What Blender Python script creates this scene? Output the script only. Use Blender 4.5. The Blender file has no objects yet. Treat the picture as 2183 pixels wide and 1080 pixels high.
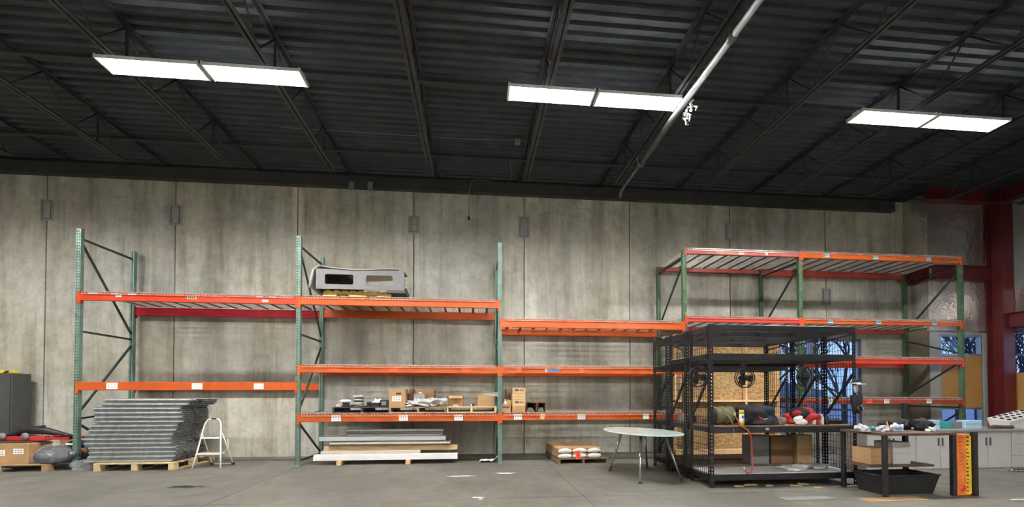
import bpy, bmesh, math, random
from mathutils import Vector, Matrix
PI = math.pi
C = bpy.context.scene.collection
# ---------------------------------------------------------------- camera
F, YAW, PIT, PY, CH, CX, WD, HT = 882., .0926, .0168, 826.7, 1.316, 1091.5, 2183., 1080.
cam_d = bpy.data.cameras.new('camera'); cam = bpy.data.objects.new('camera', cam_d); C.objects.link(cam)
cam_d.sensor_width = 36; cam_d.lens = F / WD * 36; cam_d.shift_y = (PY - HT / 2) / WD
cam_d.clip_start = .05; cam_d.clip_end = 300
cam.location = (0, 0, CH); cam.rotation_euler = (PI / 2 + PIT, 0, -YAW)
bpy.context.scene.camera = cam
# ---------------------------------------------------------------- world, view
sc = bpy.context.scene
sc.view_settings.view_transform = 'Standard'; sc.view_settings.look = 'None'
sc.view_settings.gamma = 1; sc.view_settings.use_curve_mapping = False
sc.view_settings.exposure = 2.4
LAMP = 62.0
w = bpy.data.worlds.new('dusk_sky'); sc.world = w; w.use_nodes = True
nt = w.node_tree; bg = nt.nodes['Background']
tc = nt.nodes.new('ShaderNodeTexCoord'); sx = nt.nodes.new('ShaderNodeSeparateXYZ'); rp = nt.nodes.new('ShaderNodeValToRGB')
nt.links.new(tc.outputs['Generated'], sx.inputs[0]); nt.links.new(sx.outputs['Z'], rp.inputs[0]); nt.links.new(rp.outputs[0], bg.inputs[0])
rp.color_ramp.elements[0].color = (.42, .56, .80, 1); rp.color_ramp.elements[1].color = (.12, .25, .6, 1)
bg.inputs[1].default_value = .36

def ray(x, y):
    a = (x - CX) / F; b = (PY - y) / F
    cp, sp = math.cos(PIT), math.sin(PIT); zf = cp - sp * b; yu = sp + cp * b
    c, s = math.cos(YAW), math.sin(YAW)
    return c * a + s * zf, -s * a + c * zf, yu
def U(x, y, D):                      # where a sight line meets the upright plane at depth D -> X, Z
    r = ray(x, y); t = D / r[1]; return r[0] * t, CH + r[2] * t
def G(x, y, Z=0.):                   # where it meets the level plane at height Z -> X, D
    r = ray(x, y); t = (Z - CH) / r[2]; return r[0] * t, r[1] * t

# ---------------------------------------------------------------- materials
def nodes_of(m):
    m.use_nodes = True; t = m.node_tree; return t, t.nodes, t.links, t.nodes['Principled BSDF']
def mat(name, col, rough=.6, metal=0., var=.12, scale=6., bump=0., bscale=40., emit=None, alpha=None, stretch=None, col2=None, spec=None, island=0.):
    m = bpy.data.materials.new(name); t, n, l, b = nodes_of(m)
    b.inputs['Roughness'].default_value = rough; b.inputs['Metallic'].default_value = metal
    if spec is not None: b.inputs['Specular IOR Level'].default_value = spec
    co = n.new('ShaderNodeTexCoord'); mp = n.new('ShaderNodeMapping'); l.new(co.outputs['Object'], mp.inputs[0])
    if stretch: mp.inputs['Scale'].default_value = stretch
    nz = n.new('ShaderNodeTexNoise'); nz.inputs['Scale'].default_value = scale; nz.inputs['Detail'].default_value = 5
    l.new(mp.outputs[0], nz.inputs['Vector'])
    r = n.new('ShaderNodeValToRGB'); r.color_ramp.elements[0].position = .3; r.color_ramp.elements[1].position = .7
    c2 = col2 or tuple(min(1, c * (1 + var)) for c in col); c1 = col if col2 else tuple(c * (1 - var) for c in col)
    r.color_ramp.elements[0].color = (*c1, 1); r.color_ramp.elements[1].color = (*c2, 1)
    l.new(nz.outputs['Fac'], r.inputs[0]); l.new(r.outputs[0], b.inputs['Base Color'])
    if bump:
        z = n.new('ShaderNodeTexNoise'); z.inputs['Scale'].default_value = bscale; z.inputs['Detail'].default_value = 4
        l.new(mp.outputs[0], z.inputs['Vector']); bm = n.new('ShaderNodeBump'); bm.inputs['Strength'].default_value = bump
        bm.inputs['Distance'].default_value = .02; l.new(z.outputs['Fac'], bm.inputs['Height']); l.new(bm.outputs[0], b.inputs['Normal'])
    if emit:
        b.inputs['Emission Color'].default_value = (*emit[0], 1); b.inputs['Emission Strength'].default_value = emit[1]
    if alpha is not None: b.inputs['Alpha'].default_value = alpha
    return m
def mixn(n, l, f, a, b):
    x = n.new('ShaderNodeMix'); x.data_type = 'RGBA'; x.inputs[0].default_value = 1
    if hasattr(f, 'default_value') or hasattr(f, 'links'): l.new(f, x.inputs[0])
    else: x.inputs[0].default_value = f
    for s, i in ((a, 6), (b, 7)):
        if isinstance(s, tuple): x.inputs[i].default_value = (*s, 1)
        else: l.new(s, x.inputs[i])
    return x.outputs[2]
def ramp(n, l, src, p0, p1, c0=(0, 0, 0), c1=(1, 1, 1)):
    r = n.new('ShaderNodeValToRGB'); r.color_ramp.elements[0].position = p0; r.color_ramp.elements[1].position = p1
    r.color_ramp.elements[0].color = (*c0, 1); r.color_ramp.elements[1].color = (*c1, 1); l.new(src, r.inputs[0]); return r.outputs[0]
def noise(n, l, co, sc3, scale, det=6, rough=.6, off=(0, 0, 0)):
    mp = n.new('ShaderNodeMapping'); mp.inputs['Scale'].default_value = sc3; mp.inputs['Location'].default_value = off; l.new(co, mp.inputs[0])
    z = n.new('ShaderNodeTexNoise'); z.inputs['Scale'].default_value = scale; z.inputs['Detail'].default_value = det; z.inputs['Roughness'].default_value = rough
    l.new(mp.outputs[0], z.inputs['Vector']); return z.outputs['Fac']

def concrete_wall():
    m = bpy.data.materials.new('cast_concrete'); t, n, l, b = nodes_of(m)
    co = n.new('ShaderNodeTexCoord').outputs['Object']
    base = ramp(n, l, noise(n, l, co, (1, 1, .45), .9, 7, .6), .32, .68, (.46, .465, .43), (.73, .735, .69))
    streak = ramp(n, l, noise(n, l, co, (1.5, 1, .13), 1.3, 9, .68), .38, .55, (.62, .60, .56), (1, 1, 1))
    fine = ramp(n, l, noise(n, l, co, (1, 1, 1), 5, 9, .75), .36, .60, (.70, .69, .67), (1.0, 1.0, 1.0))
    dark = ramp(n, l, noise(n, l, co, (5, 1, .30), 1.0, 7, .65, (3, 0, 5)), .30, .40, (.70, .68, .66), (1, 1, 1))
    def mul(a, c):
        x = n.new('ShaderNodeMix'); x.data_type = 'RGBA'; x.blend_type = 'MULTIPLY'; x.inputs[0].default_value = 1; l.new(a, x.inputs[6]); l.new(c, x.inputs[7]); return x.outputs[2]
    patch = ramp(n, l, noise(n, l, co, (1, 1, 1), .55, 3, .5, (7, 2, 1)), .45, .6, (.98, .95, .88), (1, 1, 1))
    c = mul(mul(mul(mul(base, streak), fine), dark), patch)
    oi = n.new('ShaderNodeObjectInfo'); rr = ramp(n, l, oi.outputs['Random'], 0, 1, (.88, .88, .88), (1.06, 1.05, 1.03)); c = mul(c, rr)
    l.new(c, b.inputs['Base Color']); b.inputs['Roughness'].default_value = .85
    bm = n.new('ShaderNodeBump'); bm.inputs['Strength'].default_value = .35; bm.inputs['Distance'].default_value = .01
    l.new(noise(n, l, co, (1, 1, .5), 8, 8, .7), bm.inputs['Height']); l.new(bm.outputs[0], b.inputs['Normal'])
    return m
def concrete_floor():
    m = bpy.data.materials.new('floor_concrete'); t, n, l, b = nodes_of(m)
    co = n.new('ShaderNodeTexCoord').outputs['Object']
    base = ramp(n, l, noise(n, l, co, (1, 1, 1), .7, 8, .62), .3, .7, (.095, .090, .077), (.175, .170, .150))
    fine = ramp(n, l, noise(n, l, co, (1, 1, 1), 9, 9, .72), .3, .65, (.78, .77, .75), (1.06, 1.06, 1.05))
    x = n.new('ShaderNodeMix'); x.data_type = 'RGBA'; x.blend_type = 'MULTIPLY'; x.inputs[0].default_value = 1; l.new(base, x.inputs[6]); l.new(fine, x.inputs[7])
    # tyre and water marks
    st = ramp(n, l, noise(n, l, co, (1, .35, 1), 1.6, 6, .7, (4, 4, 0)), .60, .72, (1, 1, 1), (.72, .70, .68))
    y = n.new('ShaderNodeMix'); y.data_type = 'RGBA'; y.blend_type = 'MULTIPLY'; y.inputs[0].default_value = 1; l.new(x.outputs[2], y.inputs[6]); l.new(st, y.inputs[7])
    l.new(y.outputs[2], b.inputs['Base Color'])
    rg = ramp(n, l, noise(n, l, co, (1, 1, 1), 2.5, 5, .6), .3, .7, (.45, .45, .45), (.7, .7, .7)); l.new(rg, b.inputs['Roughness'])
    b.inputs['Specular IOR Level'].default_value = .4
    return m
def osb():
    m = bpy.data.materials.new('strand_board'); t, n, l, b = nodes_of(m)
    co = n.new('ShaderNodeTexCoord').outputs['Object']
    mp = n.new('ShaderNodeMapping'); mp.inputs['Scale'].default_value = (1, 1, 2.4); l.new(co, mp.inputs[0])
    v = n.new('ShaderNodeTexVoronoi'); v.inputs['Scale'].default_value = 20; v.inputs['Randomness'].default_value = 1; l.new(mp.outputs[0], v.inputs['Vector'])
    sp = n.new('ShaderNodeSeparateColor'); l.new(v.outputs['Color'], sp.inputs[0])
    c = ramp(n, l, sp.outputs[0], 0, 1, (.25, .14, .055), (.52, .34, .15)); l.new(c, b.inputs['Base Color']); b.inputs['Roughness'].default_value = .75
    return m
def foil():
    m = bpy.data.materials.new('foil_insulation'); t, n, l, b = nodes_of(m)
    co = n.new('ShaderNodeTexCoord').outputs['Object']
    b.inputs['Base Color'].default_value = (.72, .68, .66, 1); b.inputs['Metallic'].default_value = .8; b.inputs['Roughness'].default_value = .27
    bm = n.new('ShaderNodeBump'); bm.inputs['Strength'].default_value = .8; bm.inputs['Distance'].default_value = .06
    l.new(noise(n, l, co, (1, 1, .6), 3.5, 5, .6), bm.inputs['Height']); l.new(bm.outputs[0], b.inputs['Normal'])
    return m
def glass(name, tint=(1, 1, 1), rough=0.0):
    m = bpy.data.materials.new(name); t, n, l, b = nodes_of(m)
    out = n['Material Output']; tr = n.new('ShaderNodeBsdfTransparent'); tr.inputs[0].default_value = (*tint, 1)
    gl = n.new('ShaderNodeBsdfGlossy'); gl.inputs['Roughness'].default_value = .05; mx = n.new('ShaderNodeMixShader'); mx.inputs[0].default_value = .06
    l.new(tr.outputs[0], mx.inputs[1]); l.new(gl.outputs[0], mx.inputs[2]); l.new(mx.outputs[0], out.inputs[0]); return m

M = {}
M['concrete'] = concrete_wall(); M['floor'] = concrete_floor(); M['osb'] = osb(); M['foil'] = foil()
M['glass'] = glass('window_glass', (.86, .93, 1))
M['joint'] = mat('joint_sealant', (.20, .19, .17), .8)
M['deck'] = mat('dark_deck_paint', (.040, .047, .057), .55, .1, .25, 3)
M['joist'] = mat('joist_paint', (.044, .048, .052), .5, .2, .25, 4)
M['ledger'] = mat('ledger_steel', (.045, .046, .042), .6, .1, .25, 3, .2, 30)
M['pipe'] = mat('sprinkler_pipe', (.16, .165, .17), .36, .5, .2, 5)
M['lamp_white'] = mat('lamp_white', (.75, .75, .75), .4)
M['lamp_tube'] = mat('lamp_tube', (1, 1, 1), .4, emit=((1, .975, .93), LAMP))
M['wire'] = mat('cable', (.20, .20, .19), .5)
M['black_cable'] = mat('black_cable', (.02, .02, .02), .5)
M['teal'] = mat('teal_upright_paint', (.15, .235, .20), .45, .25, .2, 9)
M['green'] = mat('green_upright_paint', (.075, .145, .075), .45, .25, .2, 9)
M['dkbrace'] = mat('dark_green_brace', (.035, .06, .055), .4, .35, .2, 9)
M['orange'] = mat('orange_beam_paint', (.54, .095, .018), .27, .1, .1, 5)
M['redorange'] = mat('red_orange_beam_paint', (.56, .052, .02), .27, .1, .1, 5)
M['crimson'] = mat('crimson_beam_paint', (.40, .008, .022), .27, .1, .1, 5)
M['brick'] = mat('brick_red_beam_paint', (.36, .048, .03), .42, .1, .14, 5)
M['scarlet'] = mat('scarlet_beam_paint', (.72, .06, .04), .35, .1, .08, 5)
M['wiredeck'] = mat('wire_deck_zinc', (.50, .46, .43), .35, .55, .1)
M['channel'] = mat('deck_channel', (.16, .14, .13), .4, .6, .1)
M['white'] = mat('white_paper', (.82, .82, .80), .6, var=.03)
M['ink'] = mat('printed_ink', (.05, .05, .07), .6)
M['cyan'] = mat('cyan_sticker', (.20, .62, .78), .5, var=.05)
M['redtag'] = mat('red_tag', (.95, .10, .035), .5, var=.05)
M['bluetape'] = mat('blue_tape', (.09, .25, .60), .5)
M['yellow'] = mat('yellow_plastic', (.85, .62, .02), .4, var=.05)
M['black'] = mat('black_rack_paint', (.028, .029, .033), .38, .3, .2, 8)
M['blackp'] = mat('black_plastic', (.015, .015, .017), .45, 0, .3, 8)
M['blackmesh'] = mat('black_wire', (.03, .03, .032), .4, .4)
M['board'] = mat('particle_board', (.30, .17, .09), .65, 0, .2, 12)
M['whiteboard'] = mat('melamine_board', (.66, .66, .66), .5, 0, .06, 4)
M['brownboard'] = mat('dark_brown_board', (.10, .06, .045), .6, 0, .2, 8)
M['card'] = mat('cardboard', (.40, .24, .115), .8, 0, .12, 4, .05, 60)
M['card_dark'] = mat('dark_cardboard', (.22, .125, .065), .8, 0, .12, 4)
M['card_light'] = mat('light_cardboard', (.60, .40, .20), .8, 0, .1, 4)
M['tape'] = mat('packing_tape', (.50, .34, .17), .25)
M['pallet'] = mat('pine_pallet_wood', (.62, .47, .26), .75, 0, .2, 5, .2, 40, stretch=(1, 8, 8))
M['pallet_old'] = mat('weathered_pallet_wood', (.20, .14, .085), .8, 0, .3, 5, .2, 40, stretch=(1, 8, 8))
M['pallet_tan'] = mat('tan_pallet_wood', (.36, .24, .13), .8, 0, .25, 5, .2, 40, stretch=(1, 8, 8))
M['pallet_dark'] = mat('black_pallet_wood', (.045, .04, .035), .8, 0, .3, 5, stretch=(1, 8, 8))
M['pallet_yellow'] = mat('yellow_pallet_wood', (.78, .52, .16), .7, 0, .15, 7)
M['wood'] = mat('sawn_lumber', (.55, .38, .20), .75, 0, .2, 4, .1, 40, stretch=(1, 8, 8))
M['stud'] = mat('stud_lumber', (.80, .55, .30), .7, 0, .12, 5, stretch=(6, 6, 1))
M['oldwood'] = mat('weathered_board', (.22, .165, .115), .85, 0, .35, 6, .3, 40, stretch=(1, 8, 8))
M['paleplank'] = mat('pale_trim_board', (.52, .50, .46), .6, 0, .15, 5, stretch=(1, 6, 6))
M['whitebd'] = mat('white_trim_board', (.80, .79, .77), .5, 0, .06, 5)
M['alu'] = mat('brushed_aluminium', (.52, .53, .54), .4, .3, .12, 6, stretch=(1, 20, 20))
M['galv'] = mat('galvanized_steel', (.36, .375, .385), .42, .6, .22, 12)
M['ladder'] = mat('white_enamel', (.86, .86, .85), .3, 0, .03)
M['tread'] = mat('grey_tread', (.24, .235, .23), .7)
M['grey'] = mat('grey_enamel', (.20, .20, .205), .5, 0, .06)
M['greybox'] = mat('light_grey_moulding', (.16, .16, .165), .55, 0, .05)
M['darkgrey'] = mat('charcoal_steel', (.058, .06, .06), .55, 0, .12)
M['tableglass'] = mat('frosted_glass', (.66, .80, .74), .16, 0, .05)
M['chrome'] = mat('chrome', (.62, .60, .57), .15, 1, .05)
M['redsteel'] = mat('oxide_red_steel', (.12, .012, .014), .5, .1, .2, 3)
M['tanboard'] = mat('tan_window_board', (.45, .24, .07), .7, 0, .08, 3)
M['kraft'] = mat('tan_drywall', (.22, .19, .13), .8, 0, .15, 2)
M['palewall'] = mat('pale_wall_panel', (.42, .43, .42), .7, 0, .06, 2)
M['insul'] = mat('grey_insulation_facing', (.30, .31, .31), .6, 0, .08, 2, .3, 3)
M['frame'] = mat('window_frame_aluminium', (.36, .40, .45), .4, .5)
M['film'] = mat('clear_stretch_film', (.75, .76, .78), .18, 0, .05, bump=.8, bscale=14, alpha=.16)
M['foam'] = mat('white_foam_sheet', (.74, .74, .72), .7, 0, .04)
M['silverbag'] = mat('grey_poly_bag', (.50, .50, .51), .3, .1, .2, 10, .4, 20)
M['blackfilm'] = mat('black_film_wrap', (.045, .045, .06), .18, 0, .3, 12, .8, 18)
M['navy'] = mat('navy_fabric', (.012, .022, .05), .8, 0, .3, 8, .3, 30)
M['blackfab'] = mat('black_fabric', (.012, .010, .012), .8, 0, .3, 8, .3, 30)
M['red'] = mat('red_fabric', (.42, .015, .015), .6, 0, .3, 8, .3, 20)
M['redmetal'] = mat('red_enamel', (.36, .02, .025), .4, 0, .15)
M['hose'] = mat('olive_hose', (.17, .17, .085), .5, 0, .15)
M['redhose'] = mat('red_air_hose', (.40, .055, .04), .4)
M['cab'] = mat('white_cabinet', (.52, .52, .51), .55, 0, .04)
M['counter'] = mat('grey_counter', (.30, .29, .28), .4, 0, .1)
M['orangeprint'] = mat('orange_print', (.85, .20, .03), .5, 0, .25, 9)
M['yelprint'] = mat('yellow_print', (.85, .55, .03), .5, 0, .15, 9)
M['puddle'] = mat('spilled_oil', (.02, .022, .024), .12, spec=.6)
M['scuff'] = mat('white_plaster_smear', (.68, .67, .62), .8, 0, .15, 30)
M['teal_item'] = mat('teal_plastic', (.03, .33, .36), .4)
M['lilac'] = mat('pale_blue_cloth', (.42, .50, .78), .6, col2=(.70, .80, .85), scale=14)
M['stripe'] = mat('grey_white_cloth', (.20, .22, .28), .7, col2=(.85, .85, .85), scale=34, stretch=(1, 1, 3))
M['skyblue'] = mat('pale_blue_box', (.42, .62, .82), .5, 0, .05)
M['brown'] = mat('dark_brown_leather', (.11, .055, .04), .5, 0, .25)
M['orangeitem'] = mat('orange_plastic', (.75, .14, .03), .4)
M['bark'] = mat('bark', (.035, .036, .045), .9, 0, .2)
M['leaf'] = mat('outdoor_snowy_ground', (.30, .33, .40), .9, 0, .3, .5)
M['asphalt'] = mat('lot_asphalt', (.12, .14, .18), .9)

# ---------------------------------------------------------------- mesh helpers
class MB:
    def __init__(s): s.v = []; s.f = []; s.sm = []
    def add(s, vs, fs, smooth=False):
        o = len(s.v); s.v += [tuple(v) for v in vs]; s.f += [tuple(i + o for i in f) for f in fs]; s.sm += [smooth] * len(fs); return s
    def box(s, x0, x1, y0, y1, z0, z1):
        if x0 > x1: x0, x1 = x1, x0
        if y0 > y1: y0, y1 = y1, y0
        if z0 > z1: z0, z1 = z1, z0
        return s.add([(x0, y0, z0), (x1, y0, z0), (x1, y1, z0), (x0, y1, z0), (x0, y0, z1), (x1, y0, z1), (x1, y1, z1), (x0, y1, z1)],
                     [(0, 3, 2, 1), (4, 5, 6, 7), (0, 1, 5, 4), (1, 2, 6, 5), (2, 3, 7, 6), (3, 0, 4, 7)])
    def cbox(s, x0, x1, y0, y1, z0, z1, b=.01):           # box with chamfered edges
        bm = bmesh.new(); bmesh.ops.create_cube(bm, size=1)
        for v in bm.verts: v.co = Vector(((x0 + x1) / 2 + v.co.x * (x1 - x0), (y0 + y1) / 2 + v.co.y * (y1 - y0), (z0 + z1) / 2 + v.co.z * (z1 - z0)))
        bmesh.ops.bevel(bm, geom=bm.edges[:], offset=b, segments=1, affect='EDGES')
        bm.verts.index_update(); s.add([v.co for v in bm.verts], [[v.index for v in f.verts] for f in bm.faces]); bm.free(); return s
    def bar(s, p, q, w=.03, h=None, up=(0, 0, 1)):
        h = h or w; p, q = Vector(p), Vector(q); d = (q - p).normalized(); u = Vector(up)
        if abs(d.dot(u)) > .98: u = Vector((0, 1, 0))
        a = d.cross(u).normalized() * w / 2; b = a.cross(d).normalized() * h / 2
        vs = [p - a - b, p + a - b, p + a + b, p - a + b, q - a - b, q + a - b, q + a + b, q - a + b]
        return s.add(vs, [(0, 3, 2, 1), (4, 5, 6, 7), (0, 1, 5, 4), (1, 2, 6, 5), (2, 3, 7, 6), (3, 0, 4, 7)])
    def tube(s, pts, r=.02, n=8, closed=False, cap=True, radii=None):
        pts = [Vector(p) for p in pts]; N = len(pts); vs = []
        prev = None
        for i, p in enumerate(pts):
            a = pts[(i - 1) % N] if (closed or i > 0) else p; b = pts[(i + 1) % N] if (closed or i < N - 1) else p
            d = (b - a).normalized()
            if prev is None:
                u = Vector((0, 0, 1)) if abs(d.z) < .9 else Vector((0, 1, 0)); u = (u - d * u.dot(d)).normalized()
            else: u = (prev - d * prev.dot(d)); u = u.normalized() if u.length > 1e-6 else Vector((1, 0, 0))
            prev = u; v = d.cross(u); rr = radii[i] if radii else r
            vs += [p + (u * math.cos(t) + v * math.sin(t)) * rr for t in [2 * PI * k / n for k in range(n)]]
        fs = []
        for i in range(N if closed else N - 1):
            j = (i + 1) % N
            for k in range(n): fs.append((i * n + k, i * n + (k + 1) % n, j * n + (k + 1) % n, j * n + k))
        s.add(vs, fs, True)
        if cap and not closed:
            o = len(s.v) - N * n
            s.f += [tuple(o + k for k in reversed(range(n))), tuple(o + (N - 1) * n + k for k in range(n))]; s.sm += [False, False]
        return s
    def lathe(s, c, prof, n=20, axis='z', smooth=True):
        vs = []
        for (r, h) in prof:
            for k in range(n):
                t = 2 * PI * k / n; a, b = r * math.cos(t), r * math.sin(t)
                v = (a, b, h) if axis == 'z' else ((h, a, b) if axis == 'x' else (a, h, b)); vs.append((c[0] + v[0], c[1] + v[1], c[2] + v[2]))
        fs = [(i * n + k, i * n + (k + 1) % n, (i + 1) * n + (k + 1) % n, (i + 1) * n + k) for i in range(len(prof) - 1) for k in range(n)]
        s.add(vs, fs, smooth)
        for i, rev in ((0, True), (len(prof) - 1, False)):
            if prof[i][0] > 1e-4: s.f.append(tuple(len(s.v) - len(prof) * n + i * n + k for k in (reversed(range(n)) if rev else range(n)))); s.sm.append(False)
        return s
    def prism(s, poly, y0, y1, holes=None):               # polygon in X,Z pushed along Y
        n = len(poly); s.add([(x, y0, z) for x, z in poly] + [(x, y1, z) for x, z in poly],
                             [tuple(range(n)), tuple(reversed(range(n, 2 * n)))] + [(i, n + i, n + (i + 1) % n, (i + 1) % n) for i in range(n)]); return s
    def build(s, name, m, parent=None, loc=None):
        me = bpy.data.meshes.new(name); me.from_pydata(s.v, [], s.f); me.update()
        me.polygons.foreach_set('use_smooth', s.sm); me.materials.append(M[m] if isinstance(m, str) else m)
        o = bpy.data.objects.new(name, me); C.objects.link(o)
        if parent: o.parent = parent
        if loc: o.location = loc
        return o
def tag(o, label=None, cat=None, group=None, kind=None):
    if label: o['label'] = label
    if cat: o['category'] = cat
    if group: o['group'] = group
    if kind: o['kind'] = kind
    return o
def empty(name, loc=(0, 0, 0), rz=0, label=None, cat=None, group=None, kind=None, parent=None):
    o = bpy.data.objects.new(name, None); C.objects.link(o); o.location = loc; o.rotation_euler = (0, 0, rz); o.empty_display_size = .1
    if parent: o.parent = parent
    return tag(o, label, cat, group, kind)
def link(o, parent, loc=None, name=None):                 # one more object on the same mesh
    c = o.copy(); C.objects.link(c); c.parent = parent
    if loc is not None: c.location = loc
    return c
def copy_tree(o, parent=None):
    c = o.copy(); C.objects.link(c); c.parent = parent
    for ch in o.children: copy_tree(ch, c)
    return c
def blob(name, m, c, r, seed=0, amp=.25, parent=None, sub=4, freq=3., flat=True):
    rng = random.Random(seed); bm = bmesh.new(); bmesh.ops.create_icosphere(bm, subdivisions=sub, radius=1)
    ph = [(Vector((rng.uniform(-1, 1), rng.uniform(-1, 1), rng.uniform(-1, 1))).normalized() * rng.uniform(freq * .5, freq * 1.6), rng.uniform(0, 6)) for _ in range(9)]
    for v in bm.verts:
        d = 1 + amp * sum(math.sin(v.co.dot(k) + p) for k, p in ph) / 3.5
        q_ = v.co * (freq * 2.3) + Vector((seed, seed * .7, 0)); d += amp * .22 * (abs(math.sin(q_.x + 1.7 * math.sin(q_.z))) + abs(math.sin(q_.y * 1.3 + math.sin(q_.x * 1.1))) - 1)
        co = v.co * d
        if flat and co.z < -.75: co.z = -.75 - (co.z + .75) * -.08
        v.co = Vector((co.x * r[0], co.y * r[1], co.z * r[2]))
    z0 = min(v.co.z for v in bm.verts)
    me = bpy.data.meshes.new(name)
    for v in bm.verts: v.co += Vector((c[0], c[1], c[2] - z0))
    bm.to_mesh(me); bm.free(); me.polygons.foreach_set('use_smooth', [True] * len(me.polygons)); me.materials.append(M[m])
    o = bpy.data.objects.new(name, me); C.objects.link(o); o.parent = parent
    return o

# ================================================================ SETTING
RF, RR, WALL = 8.0, 9.16, 9.30        # rack front plane, rack rear plane, wall face
XC = 10.67                            # end of the concrete wall
FAC = 8.77                            # facade plane right of the step
XS = 12.5                             # right wall
# floor in slabs with saw-cut joints
fl = MB().box(-14.2, 14, -9.2, 9.6, -.3, -.02).build('floor', 'joint'); tag(fl, kind='structure')
xs = [-14.2, -7.8, -3.2, 1.43, 6.06, 14]; ys = [-9.2, -3.9, .7, 5.3, 9.6]
for i in range(5):
    for j in range(4):
        MB().box(xs[i] + .004, xs[i + 1] - .004, ys[j] + .004, ys[j + 1] - .004, -.02, 0).build('floor_slab', 'floor', fl)
# back wall of precast panels
wb = MB()
wx0, wx1, wz0, wz1 = 7.37, 9.50, .55, 2.69
wb.box(-14, wx0, WALL + .03, WALL + .25, 0, 6.2).box(wx1, XC, WALL + .03, WALL + .25, 0, 6.2).box(wx0, wx1, WALL + .03, WALL + .25, wz1, 6.2).box(wx0, wx1, WALL + .03, WALL + .25, 0, wz0)
wall_back = tag(wb.build('wall_back', 'joint'), kind='structure')
js = [-1.33 + 2.4724 * k for k in range(-5, 5)]
edges = [-14.0] + js + [XC]
for a, b in zip(edges[:-1], edges[1:]):
    p = MB(); g = .013; a2, b2 = a + g, b - g
    y0, y1 = WALL, WALL + .029
    if b2 <= wx0 or a2 >= wx1: p.box(a2, b2, y0, y1, 0, 6.19)
    else:
        if a2 < wx0: p.box(a2, wx0, y0, y1, 0, 6.19)
        if b2 > wx1: p.box(wx1, b2, y0, y1, 0, 6.19)
        p.box(max(a2, wx0), min(b2, wx1), y0, y1, wz1, 6.19); p.box(max(a2, wx0), min(b2, wx1), y0, y1, 0, wz0)
    p.build('concrete_panel', 'concrete', wall_back)
# weld plates set in pockets across the panel joints
for i, (x, z0, z1) in enumerate([(js[2], 4.95, 5.29), (js[3], 4.95, 5.29), (js[5], 4.95, 5.25), (js[6], 4.94, 5.33), (js[8], 5.05, 5.39), (js[9], 3.55, 3.88)]):
    pl = MB().cbox(x - .13, x + .13, WALL - .004, WALL + .002, z0 - .05, z1 + .05, .002).build('joint_patch', mat('grout_patch', (.30, .29, .27), .85, bump=.3), wall_back)
    MB().cbox(x - .07, x + .07, WALL - .014, WALL - .003, z0, z1, .003).build('weld_plate', mat('plate_grey', (.30, .31, .31), .6), pl)
    rm = MB(); zs = [z0 - .006, z1 + .006] + ([(z0 + z1) / 2] if i == 2 else [])
    for z in zs: rm.box(x - .078, x + .078, WALL - .02, WALL - .004, z - .006, z + .006)
    for s in (-1, 1): rm.box(x + s * .072, x + s * .084, WALL - .02, WALL - .004, z0, z1)
    rm.build('plate_rim', 'joint', pl)
# patches on the wall: hairline cracks as thin raised strips
cr = MB(); rng = random.Random(4)
for (xa, ya, xb, yb) in [(1140, 462, 1190, 448), (1210, 445, 1262, 447), (1190, 455, 1235, 462), (245, 420, 275, 419), (1320, 455, 1335, 463)]:
    n = 7; pts = []
    for k in range(n + 1):
        t = k / n; X, Z = U(xa + (xb - xa) * t, ya + (yb - ya) * t + rng.uniform(-1.6, 1.6), WALL); pts.append((X, WALL - .001, Z))
    cr.tube(pts, .004, 4)
cr.build('crack_filler', 'joint', wall_back)
tag(MB().box(-14.3, -14, -9.2, 9.6, 0, 6.2).build('wall_left', 'concrete'), kind='structure')
tag(MB().box(-14, 14, -9.4, -9.1, 0, 6.2).build('wall_front', 'concrete'), kind='structure')
# ceiling: corrugated steel deck, ribs along X
dk = MB(); y = -9.4; z = 6.12; pts = []
while y < 9.6:
    pts += [(y, z), (y + .062, z), (y + .082, z + .04), (y + .132, z + .04)]; y += .152
for i in range(len(pts) - 1):
    (a, za), (b, zb) = pts[i], pts[i + 1]; dk.add([(-14.3, a, za), (14, a, za), (14, b, zb), (-14.3, b, zb)], [(0, 3, 2, 1)])
dk.box(-14.3, 14, -9.4, 9.6, 6.2, 6.3)
ceiling = tag(dk.build('ceiling', 'deck'), kind='structure')
# bar joists
YW = WALL - .12
jx = [-.82 + 1.84 * k for k in range(-7, 8)]
pr = None
for X in jx:
    if X > 12.4: continue
    if pr is None:
        tp = MB()
        for s in (-1, 1): tp.box(s * .008, s * .055, -9.1, YW, 6.112, 6.119); tp.box(s * .008, s * .014, -9.1, YW, 6.065, 6.112)
        tpm = tp.build('joist', 'joist', ceiling)
        lc = MB()
        for s in (-1, 1): lc.box(s * .012, s * .058, -9.1, 8.05, 5.54, 5.547); lc.box(s * .012, s * .019, -9.1, 8.05, 5.547, 5.59)
        lcm = lc.build('lower_chord', 'joist', tpm)
        wbm = MB(); yy = 8.0; up = False
        wbm.tube([(0, YW - .03, 6.10), (0, 8.0, 5.57)], .011, 6)
        k = 0
        while yy > -8.8:
            wbm.tube([(0, yy, 5.565), (0, yy - .45, 6.10)], .012, 6); wbm.tube([(0, yy - .45, 6.10), (0, yy - .9, 5.565)], .012, 6)
            if k % 2 == 0: wbm.box(-.012, .012, yy - .465, yy - .44, 5.57, 6.1)
            yy -= .9; k += 1
        wm = wbm.build('web_rods', 'joist', tpm)
        tpm.location.x = X; pr = tpm
    else:
        c = copy_tree(pr, ceiling); c.location.x = X
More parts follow.
